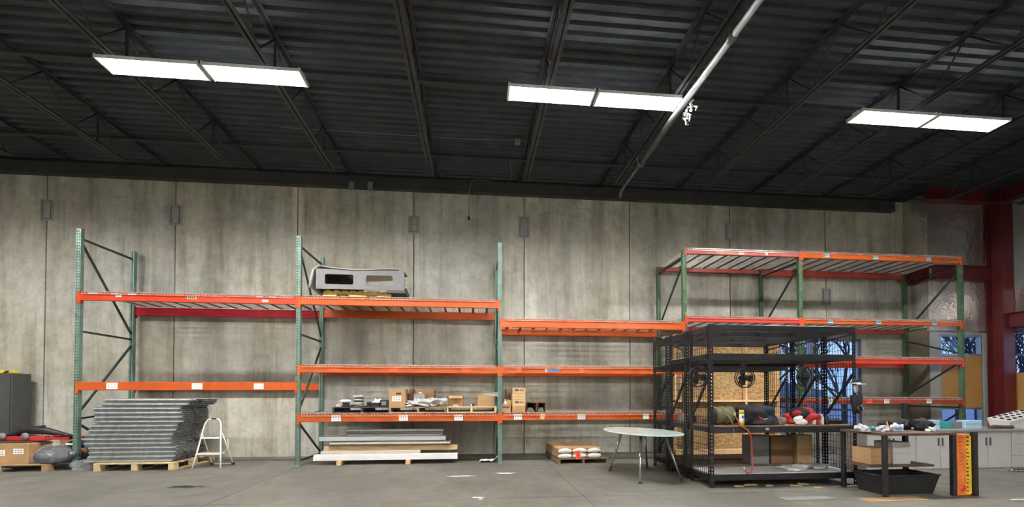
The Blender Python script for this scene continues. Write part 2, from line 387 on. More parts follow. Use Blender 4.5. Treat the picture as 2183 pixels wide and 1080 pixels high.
# bridging angles across the joists
for yb in (8.25, 6.3, 3.9, 1.2):
    MB().box(-14, 12.4, yb - .03, yb + .03, 6.06, 6.066).box(-14, 12.4, yb - .03, yb - .024, 6.066, 6.112).build('bridging_angle', 'joist', ceiling)
# ledger beam at the wall head
lg = MB().box(-14, 10.3, WALL - .14, WALL - .006, 5.825, 5.84).box(-14, 10.3, WALL - .13, WALL - .10, 5.84, 6.05).box(-14, 10.3, WALL - .15, WALL - .006, 6.045, 6.06).box(-14, 10.3, WALL - .09, WALL - .006, 5.84, 6.04)
tag(lg.build('trim_1', 'ledger'), kind='structure')

def crinkle(name, w, h, m, parent, loc, rz, seed, amp=.035, vert=True):     # a wrinkled foil sheet in local X,Z
    rng = random.Random(seed); nx, nz = max(4, int(w / .05)), max(4, int(h / .07))
    ks = [(rng.uniform(4, 16), rng.uniform(-5, 5), rng.uniform(0, 6), rng.uniform(.3, 1)) for _ in range(9)]
    vs = []
    for j in range(nz + 1):
        for i in range(nx + 1):
            x, z_ = w * i / nx, h * j / nz; d = sum(a * abs(math.sin(x * kx / 2 + z_ * kz / 2 + p)) for kx, kz, p, a in ks) / 5
            e = min(1, 4 * min(i, nx - i) / nx) ; vs.append((x, -amp * d * (.3 + .7 * e) - .004, z_))
    fs = [(j * (nx + 1) + i, j * (nx + 1) + i + 1, (j + 1) * (nx + 1) + i + 1, (j + 1) * (nx + 1) + i) for j in range(nz) for i in range(nx)]
    mb = MB().add(vs, fs, True); o = mb.build(name, m, parent); o.location = loc; o.rotation_euler = (0, 0, rz); return o
# step in the wall, facade and right wall
rt = MB().box(XC, XC + .02, FAC, WALL + .03, 0, 2.9).box(XC + .02, XC + .2, FAC + .06, WALL + .3, 0, 6.2)
wr = tag(rt.build('wall_return', 'kraft'), kind='structure')
crinkle('foil_sheet', WALL - FAC, 6.1 - 2.9, 'foil', wr, (XC, WALL, 2.9), -PI / 2, 3)
MB().box(XC - .015, XC + .01, WALL - .06, WALL - .02, 2.9, 6.0).build('foil_seam_tape', 'foil', wr)
MB().box(XC - .02, XC + .02, FAC - .02, FAC + .02, 2.8, 5.9).build('foil_corner_tape', 'foil', wr)
fx0, fx1, fz0, fz1 = 10.95, 12.10, .60, 2.76
fc = MB().box(XC + .021, fx0, FAC, FAC + .12, 0, 6.2).box(fx1, XS + .3, FAC, FAC + .12, 0, 6.2).box(fx0, fx1, FAC, FAC + .12, fz1, 6.2).box(fx0, fx1, FAC, FAC + .12, 0, fz0)
wf = tag(fc.build('wall_facade', 'palewall'), kind='structure')
crinkle('foil_sheet', 1.72, 1.65, 'foil', wf, (XC + .02, FAC, 4.33), 0, 8)
crinkle('foil_sheet', 1.72, 1.2, 'foil', wf, (XC + .02, FAC, 2.83), 0, 12, .06)
# right wall with window
rw = MB(); RZ1 = 2.8
rw.box(XS, XS + .15, -9.2, 6.2, 0, 6.2).box(XS, XS + .15, 6.2, FAC, RZ1, 6.2).box(XS, XS + .15, 6.2, FAC, 0, .6).box(XS, XS + .15, 8.66, FAC, .6, RZ1)
wrt = tag(rw.build('wall_right', 'palewall'), kind='structure')
MB().box(XS - .06, XS, 5.5, FAC - .1, 3.78, 6.1).build('insulation_panel', 'insul', wrt)
crinkle('foil_sheet', 3.2, .62, 'foil', wrt, (XS - .02, FAC - .1, 3.2), -PI / 2, 21, .09)
crinkle('foil_sheet', 3.2, .12, 'foil', wrt, (XS - .02, FAC - .1, 2.79), -PI / 2, 22, .05)
# red steel frame: column, girts and eave beam are trims
def ibeam(p, q, d, w, t=.012):
    p, q = Vector(p), Vector(q); mb = MB()
    ax = (q - p).normalized()
    if abs(ax.z) > .9: s, u = Vector((1, 0, 0)), Vector((0, 1, 0))
    else: s = ax.cross(Vector((0, 0, 1))); u = Vector((0, 0, 1))
    mb.bar(p, q, t, d, u)
    for k in (-1, 1): mb.bar(p + u * k * d / 2, q + u * k * d / 2, w, t, u)
    return mb
tag(ibeam((12.28, 8.56, 0), (12.28, 8.56, 6.1), .30, .30).build('trim_2', 'redsteel'), kind='structure')
tag(ibeam((XC + .02, FAC - .09, 4.18), (12.13, FAC - .09, 4.18), .32, .16).build('trim_3', 'redsteel'), kind='structure')
tag(ibeam((12.28, 8.4, 3.04), (12.28, 5.6, 3.04), .30, .16).build('trim_4', 'redsteel'), kind='structure')
tag(ibeam((XC - .2, FAC - .13, 5.98), (12.13, FAC - .13, 5.98), .26, .2).build('trim_5', 'redsteel'), kind='structure')
tag(ibeam((XC - .09, 9.15, 4.12), (XC - .09, FAC - .1, 4.16), .26, .12).build('trim_6', 'redsteel'), kind='structure')
tag(ibeam((12.28, 8.4, 5.95), (12.28, 5.6, 5.95), .30, .2).build('trim_7', 'redsteel'), kind='structure')
# windows
def window(name, x0, x1, z0, z1, y, muls, rails, loc=None, rz=0):
    f = MB(); t = .05
    f.box(x0, x0 + t, y, y + .1, z0, z1).box(x1 - t, x1, y, y + .1, z0, z1).box(x0 + t, x1 - t, y, y + .1, z0, z0 + t).box(x0 + t, x1 - t, y, y + .1, z1 - t, z1)
    for m_ in muls: f.box(m_ - .045, m_ + .045, y - .01, y + .11, z0 + t, z1 - t)
    e = [x0 + t] + sum([[m_ - .045, m_ + .045] for m_ in muls], []) + [x1 - t]
    for i in range(0, len(e), 2):
        for r_ in rails: f.box(e[i], e[i + 1], y + .01, y + .09, r_ - .022, r_ + .022)
    o = f.build(name, 'frame'); tag(o, kind='structure')
    zz = [z0 + t] + sum([[r_ - .022, r_ + .022] for r_ in rails], []) + [z1 - t]
    for i in range(0, len(e), 2):
        for j in range(0, len(zz), 2): MB().box(e[i], e[i + 1], y + .045, y + .051, zz[j], zz[j + 1]).build('window_pane', 'glass', o)
    if loc: o.location = loc
    o.rotation_euler = (0, 0, rz); return o
w1 = window('window_1', wx0, wx1, wz0, wz1, WALL + .08, [8.22], [2.02, .95])
w2 = window('window_2', fx0, fx1, fz0, fz1, FAC + .01, [], [2.27, 1.0])
w3 = window('window_3', 0, 2.46, .60, RZ1, 0, [1.2], [2.25], (XS + .02, 8.66, 0), -PI / 2)
MB().box(fx0 + .05, fx1 - .05, FAC - .0, FAC + .018, 1.02, 2.245).build('window_board', 'tanboard', w2)
MB().box(.052, 1.15, -.012, .0, .65, 1.83).build('window_board', 'tanboard', w3)
MB().box(1.25, 2.4, -.012, .0, .65, 1.83).build('window_board', 'tanboard', w3)
# outside
tag(MB().box(-30, 90, 9.8, 90, -.5, -.25).build('snowy_parking_lot', 'leaf'), 'pale bluish ground of the lot outside the windows', 'ground', kind='structure')
def tree(x, y, h, seed, label):
    rng = random.Random(seed); mb = MB(); root = empty('bare_tree', (x, y, -.25), 0, label, 'tree')
    def br(p, d, L, r, dep, m_):
        q = p + d * L; mid = p + d * L * .5 + Vector((rng.uniform(-1, 1), rng.uniform(-1, 1), 0)) * L * .05
        m_.tube([p, mid, q], radii=[r, r * .85, r * .65], n=5 if dep > 2 else 3, cap=False)
        if dep == 0: return
        for _ in range(3 if dep > 3 else 4):
            nd = (d + Vector((rng.uniform(-1, 1), rng.uniform(-1, 1), rng.uniform(-.25, .6))) * .75).normalized()
            br(q if rng.random() < .6 else mid, nd, L * rng.uniform(.6, .85), r * .6, dep - 1, branches)
    trunk, branches = MB(), MB()
    br(Vector((0, 0, 0)), Vector((rng.uniform(-.05, .05), 0, 1)), h * .24, h * .015, 5, trunk)
    trunk.build('trunk', 'bark', root); branches.build('branches', 'bark', root)
for i, (x, y, h, lb) in enumerate([(15.0, 17.5, 8, 'bare dark tree seen through the left half of the window behind the fans'), (17.9, 18.5, 8.5, 'bare dark tree seen through the right half of the window behind the black racks'),
        (20.3, 15.6, 7.5, 'bare tree at the left of the narrow window beside the red column'), (22.3, 16.4, 8, 'bare tree at the right of the narrow window beside the red column'),
        (21.0, 13.6, 8, 'thick bare tree outside the rightmost window, nearest the red column'), (26, 16.5, 9, 'tall bare tree furthest to the right beyond the rightmost window')]):
    tree(x, y, h, 11 + i, lb)
hs = tag(MB().prism([(-.2, -.25), (9, -.25), (9, 1.7), (4.5, 2.6), (-.2, 1.7)], 34, 40).build('far_building', mat('far_blue_siding', (.16, .20, .28), .8)), 'low pale blue gabled building beyond the lot outside the windows', 'building'); hs.location = (22, 0, 0)

# ================================================================ CEILING LIGHTS AND PIPE
LZ = 5.50
def light_unit(x, y, label, group=None):
    o = empty('strip_light', (x, y, LZ), 0, label, 'ceiling light', group)
    if 'lh' not in protos:
        L = 1.205; W = .27
        h = MB().box(0, L, .014, W - .014, .036, .05).box(0, L, W / 2 - .05, W / 2 + .05, .05, .075).box(.3, .33, 0, W, .036, .044).box(L - .33, L - .3, 0, W, .036, .044)
        protos['lh'] = h.build('housing', 'lamp_white', o)
        r = MB()
        for k in range(7):
            yk = W * k / 6; r.add([(0, yk - .004, .0), (L, yk - .004, .0), (L, yk + .004, .0), (0, yk + .004, .0), (0, yk - .012, .035), (L, yk - .012, .035), (L, yk + .012, .035), (0, yk + .012, .035)],
                                   [(0, 1, 2, 3), (0, 4, 5, 1), (2, 6, 7, 3)])
        protos['lr'] = r.build('reflector', 'lamp_white', o)
        protos['le'] = MB().cbox(-.006, .02, -.01, W + .01, -.004, .05, .003).build('end_cap', 'lamp_white', o)
        link(protos['le'], o, (L - .014, 0, 0))
        protos['lt'] = MB().tube([(.025, 0, 0), (L - .02, 0, 0)], .009, 6).build('lamp_tube', 'lamp_tube', o, (0, W / 12, .012))
        for k in range(1, 6): link(protos['lt'], o, (0, W * (k + .5) / 6, .012))
        protos['lw'] = MB().tube([(.12, W / 2, .07), (.12, W / 2, .12)], .003, 4).tube([(L - .12, W / 2, .07), (L - .12, W / 2, .12)], .003, 4).build('hanger_wire', 'wire', o)
    else:
        link(protos['lh'], o); link(protos['lr'], o); link(protos['le'], o); link(protos['le'], o, (1.191, 0, 0)); link(protos['lw'], o)
        for k in range(6): link(protos['lt'], o, (0, .27 * (k + .5) / 6, .012))
protos = {}
for nm, x0 in (('left', -4.70), ('middle', .47), ('right', 5.71)):
    light_unit(x0, 5.52, 'left half of the %s pair of glowing six-tube ceiling lights' % nm, 'lit strip lights under the roof')
    light_unit(x0 + 1.25, 5.52, 'right half of the %s pair of glowing six-tube ceiling lights' % nm, 'lit strip lights under the roof')
for y in (5.52, -2.2, -7.4):
    for x0 in (-9.9, -4.7, .47, 5.71):
        if y > 5 and x0 > -9: continue
        for d in (0, 1.25): light_unit(x0 + d, y, 'strip light in the rows further back under the roof', 'lit strip lights further back')
pp = tag(MB().tube([(2.93, -9, 5.40), (2.93, 7.0, 5.40)], .047, 16).build('sprinkler_pipe', 'pipe'), 'thick grey sprinkler main running under the joists towards the wall', 'pipe')
MB().tube([(2.93, 6.98, 5.40), (2.93, 7.9, 5.40), (2.93, 7.98, 5.37), (2.93, 8.0, 5.28)], .032, 10).build('branch_pipe', 'pipe', pp)
for y in (7.0, 4.4, 1.0):
    MB().tube([(2.93, y - .05, 5.40), (2.93, y + .05, 5.40)], .058, 16).build('coupling', 'pipe', pp)
for y in (6.95, 3.2):
    pts = [(2.93 + .075 * math.cos(t), y, 5.40 + .075 * math.sin(t)) for t in [PI * k / 10 - PI for k in range(11)]]
    MB().tube([(2.855, y, 5.6)] + pts + [(3.005, y, 5.6)], .005, 5).build('hanger_loop', 'wire', pp)
rg = MB(); rng = random.Random(9)
for k in range(7):
    x, y = 2.98 + rng.uniform(-.02, .06), 5.35 + k * .06 + rng.uniform(-.02, .02); z = 5.36
    pts = [(x, y, z)]
    for j in range(5): x += rng.uniform(-.03, .05); y += rng.uniform(-.04, .04); z -= rng.uniform(.005, .045); pts.append((x, y, z))
    rg.tube(pts, .008, 5, radii=[.012, .02, .008, .018, .012, .006])
tag(rg.build('torn_wrap', 'foam'), 'ragged strips of torn pale wrap hanging from the sprinkler pipe beside the middle light', 'debris')
tag(MB().tube([(U(1088, 290, 8.2)[0], 8.2, 6.05), (U(1088, 290, 8.2)[0], 8.2, 5.9), (.80, 8.6, 5.95), (.78, 9.1, 6.03)], .006, 5).build('roof_cable', 'wire'), 'thin loose cable dropping from the deck above the ledger near the middle light', 'cable')
jb = tag(MB().cbox(.76, .86, 7.55, 7.65, 6.0, 6.075, .006).tube([(.76, 7.6, 6.06), (-.2, 7.62, 6.05), (-3.4, 7.6, 6.055)], .006, 5).tube([(.86, 7.6, 6.06), (1.02, 7.6, 6.055)], .006, 5).build('junction_box', 'grey'), 'small grey junction box under the roof deck left of the middle light', 'junction box')
for i, (px, lb) in enumerate([(750, 'small grey box on the ledger beam, left of a pair'), (790, 'small grey box on the ledger beam, right of a pair')]):
    X, Z = U(px, 397, 9.15); b = tag(MB().cbox(X - .055, X + .055, 9.10, 9.15, Z - .085, Z + .085, .008).build('ledger_box', 'grey'), lb, 'junction box'); MB().tube([(X, 9.12, Z - .085), (X, 9.12, Z - .14)], .008, 6).build('conduit_stub', 'wire', b)
hc = tag(MB().tube([(.35, 9.12, 6.055), (.1, 9.10, 6.08), (-.05, 9.08, 6.02), (-.10, 9.10, 5.85), (-.11, 9.20, 5.6), (-.11, 9.27, 5.32)], .008, 6).build('power_cord', 'wire'), 'grey cord looping off the ledger and hanging down the concrete wall', 'cord')
MB().lathe((-.11, 9.26, 5.24), [(.0, 0), (.022, .005), (.028, .04), (.02, .075), (0, .08)], 10).build('plug', 'black_cable', hc)

# ================================================================ PALLET RACKING
def post_mesh(h, m):
    w_, d_ = .038, .035; mb = MB()
    zb = .06; xs_ = [(-w_, -.024), (-.012, .012), (.024, w_)]
    for a, b in xs_: mb.box(a, b, -d_, -d_ + .003, 0, h)
    z = .04; P = .0508
    for (a, b) in ((-.024, -.012), (.012, .024)):
        mb.add([(a, -d_, 0), (b, -d_, 0), (b, -d_, z), (a, -d_, z)], [(0, 1, 2, 3)])
        zz = z
        while zz < h - .06:
            mb.add([(a, -d_, zz + .022), (b, -d_, zz + .022), (b, -d_, zz + P), (a, -d_, zz + P)], [(0, 1, 2, 3)]); zz += P
        mb.add([(a, -d_, zz), (b, -d_, zz), (b, -d_, h), (a, -d_, h)], [(0, 1, 2, 3)])
    for s in (-1, 1):
        mb.box(s * w_, s * (w_ - .003), -d_ + .003, d_, 0, h); mb.box(s * (w_ - .003), s * .006, d_ - .003, d_, 0, h)
    mb.box(-.06, .06, -.055, .055, 0, .008); return mb
def frame(par, X, m, mb_, side_braces, label=None):
    fr = empty('upright_frame', (X, 0, 0), 0, parent=par)
    key = 'post' + m
    if key not in protos: protos[key] = post_mesh(4.27, m).build('post', m, fr, (0, RF, 0))
    else: link(protos[key], fr, (0, RF, 0))
    q = link(protos[key], fr, (0, RR, 0)); q.rotation_euler = (0, 0, PI)
    for (a, b) in side_braces: MB().bar((0, RF + .035, a), (0, RR - .035, b), .026, .034).build('brace', mb_, fr)
    return fr
B = 3.74; PX = [-6.974 + B * k for k in range(4)]; PX += [PX[3] + 2.52, PX[3] + 2.52 + B]
rackA = empty('pallet_rack', (0, 0, 0), 0, 'long pallet rack with pale teal uprights and orange beams against the concrete wall', 'pallet rack')
rackB = empty('pallet_rack', (0, 0, 0), 0, 'pallet rack with dark green uprights and a full wire-decked top level, on the right', 'pallet rack')
br1 = [(4.10, 4.10), (4.02, 2.56), (2.45, 2.45), (1.02, 2.32), (.90, .98), (.80, .12), (.10, .08)]
br2 = [(4.10, 4.10), (4.0, 2.88), (2.22, 2.62), (2.02, 1.32), (1.05, 1.05), (.95, .15)]
for i in (0, 1, 2): frame(rackA, PX[i], 'teal', 'dkbrace', br1)
for i in (3, 4, 5): frame(rackB, PX[i], 'green', 'dkbrace', br2)
def sticker(par, x, y, z, w_, h_, m='white', marks=None):
    s = MB().box(x - w_ / 2, x + w_ / 2, y - .003, y, z - h_ / 2, z + h_ / 2).build('label', m, par)
    if marks:
        nx, nz, fx, fz = marks; k = MB()
        for i in range(nx):
            for j in range(nz):
                cx = x + (i - (nx - 1) / 2) * w_ * .8 / nx; cz = z + (j - (nz - 1) / 2) * h_ * .75 / nz
                k.box(cx - fx, cx + fx, y - .0045, y - .003, cz - fz, cz + fz)
        # print on the sticker is joined into it
        me = s.data; me.materials.append(M['ink']); n0 = len(me.polygons)
        bm = bmesh.new(); bm.from_mesh(me); vs = [bm.verts.new(v) for v in k.v]
        for f in k.f: bm.faces.new([vs[i] for i in f]).material_index = 1
        bm.to_mesh(me); bm.free()
    return s
def beam(par, i, ztop, h, m, rear=False, zr=None, stickers=()):
    x0, x1 = PX[i], PX[i + 1]; yf = RF - .045 if not rear else RR + .045; s = 1 if not rear else -1
    mb = MB(); a, b = x0 + .04, x1 - .04
    y1 = yf + s * .045
    # step section: full front, lower ledge behind
    mb.cbox(a, b, min(yf, y1), max(yf, y1), ztop - h, ztop, .006) if True else None
    o = mb.build('beam', m, par)
    for e, sg in ((x0, 1), (x1, -1)):
        c = MB().box(e + sg * .002, e + sg * .046, yf - s * .004, yf + s * .002, ztop - h - .055, ztop + .012); c.box(e + sg * .040, e + sg * .046, min(yf, yf + s * .05), max(yf, yf + s * .05), ztop - h - .055, ztop + .012)
        for k in (0, 1): c.box(e + sg * .018, e + sg * .03, yf - s * .009, yf - s * .003, ztop - h - .045 + k * (h + .03), ztop - h - .03 + k * (h + .03))
        c.build('beam_connector', m, o)
    for (px, pw, ph, mm, mk, dz) in stickers:
        X = U(px, 700, yf)[0]; sticker(o, X, yf - .001, ztop - h / 2 + dz, pw, ph, mm, mk)
    return o
def decks(par, i, z, n, shade='wiredeck'):
    x0, x1 = PX[i] + .05, PX[i + 1] - .05; tot = x1 - x0; W = (1.17 if n == 3 else 1.19); gap = (tot - n * W) / (n + 1)
    key = 'deck%d' % n
    for k in range(n):
        lx = x0 + gap + k * (W + gap)
        if key not in protos:
            mb = MB(); r = .0032; nx = 22; L0, L1 = RF - .052, RR + .052
            for j in range(nx + 1):
                xx = W * j / nx; mb.box(xx - r, xx + r, L0, L1, .004, .0105); mb.box(xx - r, xx + r, L0 - .006, L0, -.035, .0105)
            for j in range(12):
                yy = RF - .03 + (RR - RF + .06) * j / 11; mb.box(0, W, yy - r * 1.5, yy + r * 1.5, .0105, .019)
            mb.box(0, W, L0 - .012, L0 - .006, -.038, -.030)
            d = mb.build('wire_deck', 'wiredeck', par, (lx, 0, z)); protos[key] = d
            for j in range(4):
                xx = W * (j + .5) / 4; c = MB().box(xx - .022, xx + .022, RF + .0, RR - .0, -.012, -.008).box(xx - .022, xx - .018, RF, RR, -.012, .004).box(xx + .018, xx + .022, RF, RR, -.012, .004)
                c.build('deck_channel', 'channel', d)
        else:
            d = link(protos[key], par, (lx, 0, z))
            for ch in protos[key].children: link(ch, d)
W3 = (3, 3, .009, .0025); W2 = (3, 2, .005, .009)
# bay 1
beam(rackA, 0, 3.135, .145, 'redorange', stickers=[(252, .10, .045, 'white', (3, 1, .009, .003), .02), (197, .14, .022, 'white', None, .052), (244, .13, .022, 'white', None, .05), (280, .13, .022, 'white', None, .05), (408, .17, .05, 'card_light', (4, 1, .012, .014), 0.01), (565, .11, .04, 'white', (3, 1, .009, .003), -.02), (553, .12, .02, 'white', None, .05), (580, .12, .02, 'white', None, .05)])
beam(rackA, 0, 3.12, .165, 'crimson', True); decks(rackA, 0, 3.14, 3)
beam(rackA, 0, 1.55, .15, 'orange', stickers=[(241, .185, .115, 'white', W3, 0), (422, .18, .11, 'white', W3, 0), (553, .17, .105, 'white', W3, 0)])
beam(rackA, 0, 1.555, .145, 'orange', True)
# bay 2
beam(rackA, 1, 3.14, .15, 'orange'); beam(rackA, 1, 3.14, .165, 'orange', True); decks(rackA, 1, 3.145, 3)
beam(rackA, 1, 1.865, .135, 'orange', stickers=[(711, .17, .09, 'redtag', None, .0), (838, .17, .09, 'redtag', None, 0), (993, .17, .09, 'redtag', None, 0)])
beam(rackA, 1, 1.865, .135, 'orange', True); decks(rackA, 1, 1.87, 3)
beam(rackA, 1, .957, .14, 'orange', stickers=[(718, .17, .115, 'white', W2, 0), (861, .165, .11, 'white', W2, 0), (978, .165, .11, 'white', W2, 0)])
beam(rackA, 1, .957, .14, 'orange', True); decks(rackA, 1, .962, 3)
# bay 3
beam(rackA, 2, 2.79, .165, 'orange'); beam(rackA, 2, 2.80, .16, 'orange', True); decks(rackA, 2, 2.795, 3)
beam(rackA, 2, 1.868, .135, 'orange', stickers=[(1106, .10, .10, 'redtag', None, 0), (1181, .24, .045, 'bluetape', (5, 1, .016, .006), -.005), (1164, .05, .08, 'card_light', None, 0), (1239, .10, .10, 'redtag', None, 0)])
beam(rackA, 2, 1.868, .135, 'orange', True); decks(rackA, 2, 1.873, 3)
beam(rackA, 2, .957, .13, 'orange', stickers=[(1104, .155, .105, 'white', W2, 0), (1239, .155, .105, 'white', W2, 0), (1376, .12, .105, 'white', None, 0)])
beam(rackA, 2, .957, .13, 'orange', True); decks(rackA, 2, .962, 3)
# bay 4
beam(rackB, 3, 4.275, .10, 'brick', stickers=[(1582, .11, .055, 'white', (2, 1, .02, .006), 0), (1536, .14, .03, 'card_light', (4, 1, .01, .008), .0), (1636, .05, .05, 'white', None, 0)])
beam(rackB, 3, 4.275, .10, 'brick', True); decks(rackB, 3, 4.28, 2)
beam(rackB, 3, 2.90, .105, 'scarlet'); beam(rackB, 3, 2.90, .105, 'brick', True); decks(rackB, 3, 2.905, 2)
# bay 5
cy = (2, 1, .014, .008)
beam(rackB, 4, 4.29, .125, 'orange', stickers=[(1765, .11, .075, 'cyan', cy, 0), (1869, .11, .075, 'cyan', cy, 0), (1982, .11, .075, 'cyan', cy, 0)])
beam(rackB, 4, 4.29, .15, 'brick', True); decks(rackB, 4, 4.295, 3)
beam(rackB, 4, 2.905, .11, 'orange', stickers=[(1771, .11, .075, 'cyan', cy, 0), (1873, .11, .075, 'cyan', cy, 0), (1992, .11, .075, 'cyan', cy, 0)])
beam(rackB, 4, 2.905, .11, 'brick', True); decks(rackB, 4, 2.91, 3)
beam(rackB, 4, 2.105, .135, 'redorange'); beam(rackB, 4, 2.105, .135, 'redorange', True); decks(rackB, 4, 2.11, 3)
beam(rackB, 4, 1.245, .12, 'brick', stickers=[(1851, .13, .09, 'redtag', None, 0), (1888, .12, .09, 'white', (2, 2, .014, .006), 0), (1978, .12, .09, 'white', (2, 1, .014, .006), 0), (1769, .09, .11, 'white', None, 0)])
beam(rackB, 4, 1.245, .12, 'brick', True); decks(rackB, 4, 1.25, 3)

# ================================================================ THINGS
def pallet(x, y, wd, dp, h, m, label, z=0, rz=0, blocks=False, group=None, front_open=True):
    o = empty('pallet', (x, y, z), rz, label, 'pallet', group)
    t = .02; n = 7; key = 0
    for k in range(n):
        yy = dp * k / (n - 1) * (1 - .1 / dp); MB().box(0, wd, yy, yy + .1, h - t, h).build('deck_board', m, o) if k == 0 else link(o.children[0], o, (0, yy, 0))
    for k in ((0, .5, 1) if blocks else ()):
        xx = (wd - .10) * k; MB().box(xx, xx + .10, 0.001, dp - .001, 0, t * .8).build('bottom_board', m, o)
    for k in (() if blocks else (0, .5, 1)):
        yy = (dp - .1) * k; MB().box(0, wd, yy, yy + .1, 0, t * .8).build('bottom_board', m, o)
    for k in (0, .5, 1):
        if blocks:
            xx = (wd - .10) * k
            for j in (0, .5, 1): MB().cbox(xx, xx + .10, (dp - .12) * j, (dp - .12) * j + .12, t * .8, h - t, .004).build('block', m, o)
        else:
            xx = (wd - .04) * k; MB().box(xx, xx + .04, 0.002, dp - .002, t * .8, h - t).build('stringer', m, o)
    return o
def carton(name, x, y, z, wd, dp, h, label, m='card', rz=0, lab=(), tape=True, hole=False, open_=False, group=None, flaps=()):
    o = empty(name, (x, y, z), rz, label, 'box', group); mb = MB(); t = .006
    if open_:
        mb.box(0, wd, 0, t, 0, h).box(0, wd, dp - t, dp, 0, h).box(0, t, t, dp - t, 0, h).box(wd - t, wd, t, dp - t, 0, h).box(t, wd - t, t, dp - t, 0, t)
    else: mb.cbox(0, wd, 0, dp, 0, h, .005)
    mb.build('carton_body', m, o)
    if tape and not open_:
        MB().box(wd * .02, wd * .98, dp / 2 - .025, dp / 2 + .025, h, h + .001).build('tape_strip', 'tape', o)
    if not open_ and not lab: MB().box(.01, wd - .01, -.0015, 0, h * .5 - .002, h * .5 + .002).build('carton_crease', 'card_dark', o)
    for (a, b, c, d) in lab: sticker(o, a * wd, 0, b * h, c, d, 'white', (3, 2, c * .07, d * .05))
    if hole: MB().cbox(wd * .45, wd * .45 + .09, -.004, .001, h * .72, h * .72 + .025, .001).build('hand_hole', 'blackp', o)
    for f in flaps:
        if f == 'f': MB().bar((wd / 2, -.005, h), (wd / 2, -.09, h - .05), wd - .02, .005, (0, 0, 1)).build('flap', m, o)
        if f == 'l': MB().bar((0, dp / 2, h), (-.10, dp / 2, h + .05), dp - .02, .005).build('flap', m, o)
        if f == 'r': MB().bar((wd, dp / 2, h), (wd + .09, dp / 2, h - .05), dp - .02, .005).build('flap', m, o)
        if f == 'b': MB().bar((wd / 2, dp, h), (wd / 2, dp + .05, h + .09), wd - .02, .005, (0, 1, 0)).build('flap', m, o)
    return o
def rect(x0, x1, y0, y1, D):          # picture rectangle standing at depth D -> X0, X1, Z0, Z1
    xm, ym = (x0 + x1) / 2, (y0 + y1) / 2
    return U(x0, ym, D)[0], U(x1, ym, D)[0], U(xm, y1, D)[1], U(xm, y0, D)[1]

# ---- left end
gc = empty('steel_cabinet', (-9.50, 8.82, 0), 0, 'plain charcoal steel cabinet against the wall at the far left', 'cabinet')
MB().cbox(-.6, .65, 0, .35, .03, 1.735, .006).build('cabinet_body', 'darkgrey', gc); MB().box(-.58, .02, -.018, -.001, .06, 1.70).build('door', 'darkgrey', gc)
dr = MB().box(.03, .63, -.018, -.001, .06, 1.70).build('door', 'darkgrey', gc); MB().box(.06, .075, -.04, -.018, .9, 1.05).build('handle', 'grey', dr); MB().box(-.58, .63, .02, .34, 0, .03).build('plinth', 'blackp', gc)
yp = empty('yellow_striped_pad', (-9.5, 8.86, 1.737), .02, 'yellow and black striped pad lying on top of the charcoal cabinet', 'pad')
MB().cbox(-.15, .50, 0, .26, 0, .055, .01).build('pad', 'yellow', yp)
for k in range(4): MB().add([(-.1 + k * .18, -.003, .003), (-.03 + k * .18, -.003, .003), (.02 + k * .18, -.003, .052), (-.05 + k * .18, -.003, .052)], [(0, 1, 2, 3)]).build('stripe', 'blackp', yp)
pallet(-8.85, 7.85, 1.55, 1.15, .125, 'pallet_tan', 'tan wooden pallet under the cartons at the far left', blocks=True)
carton('cardboard_box', -8.45, 7.93, .125, .77, .42, .35, 'wide tan carton with two white labels on the far left pallet', 'card', lab=[(.42, .55, .17, .10), (.80, .62, .16, .095)])
carton('cardboard_box', -7.66, 8.45, .125, .46, .55, .37, 'tan carton behind the film-wrapped bundle, beside the first teal post', 'card')
carton('cardboard_box', -6.90, 8.30, .0, .22, .75, .50, 'open brown carton between the first teal post and the tube stack', 'card_dark', open_=True, flaps=('r',))
wrp = blob('wrapped_bundle', 'blackfilm', (-7.33, 8.12, .125), (.33, .21, .135), 3, .45, freq=4); tag(wrp, 'dark bundle in shiny plastic film on the far left pallet', 'bundle')
blob('film_sheet', 'film', (-7.36, 8.05, .14), (.37, .22, .16), 5, .3, wrp)
nv = blob('rolled_navy_cloth', 'navy', (-7.16, 8.22, .36), (.19, .12, .075), 6, .12); tag(nv, 'navy blue rolled cloth with a pale patch lying on the wrapped bundle', 'cloth'); sticker(nv, -7.17, 8.085, .445, .12, .035)
tag(blob('plastic_film_heap', 'film', (-6.74, 7.86, 0), (.14, .12, .13), 8, .3), 'crumpled clear film beside the left end of the tube stack', 'plastic film')
fj = empty('floor_jack', (-8.0, 8.12, .50), -.03, 'red and black floor jack with folded handle lying on the cartons', 'jack')
MB().cbox(-.32, .42, -.02, .10, 0, .085, .012).box(.4, .82, .0, .03, .02, .07).box(.4, .82, .09, .12, .02, .07).build('jack_frame', 'redmetal', fj)
MB().tube([(-.22, .04, .09), (.1, .04, .20), (.42, .04, .17), (.85, .04, .07)], .03, 8, radii=[.05, .07, .065, .03]).build('lift_arm', 'blackp', fj)
MB().bar((-.05, .05, .21), (.35, .05, .26), .05, .03).build('handle', 'blackp', fj)
for xx in (-.26, .12): MB().lathe((xx, -.05, .09), [(0, 0), (.06, 0), (.06, .03), (0, .03)], 12, 'y').build('wheel', 'grey', fj)
MB().tube([(.55, .0, .09), (.75, .02, .11), (1.0, .1, .05)], .016, 6).build('hose', 'redmetal', fj)
MB().cbox(-.42, .25, -.1, .3, -.018, -.001, .004).build('base_sheet', 'darkgrey', fj)
tag(MB().tube([(-8.3, 7.9, .05), (-8.1, 7.88, .055), (-7.9, 7.9, .05)], .03, 8, radii=[.018, .03, .012]).build('grey_cone', 'grey'), 'grey tapered object lying in the opening of the far left pallet', 'part')
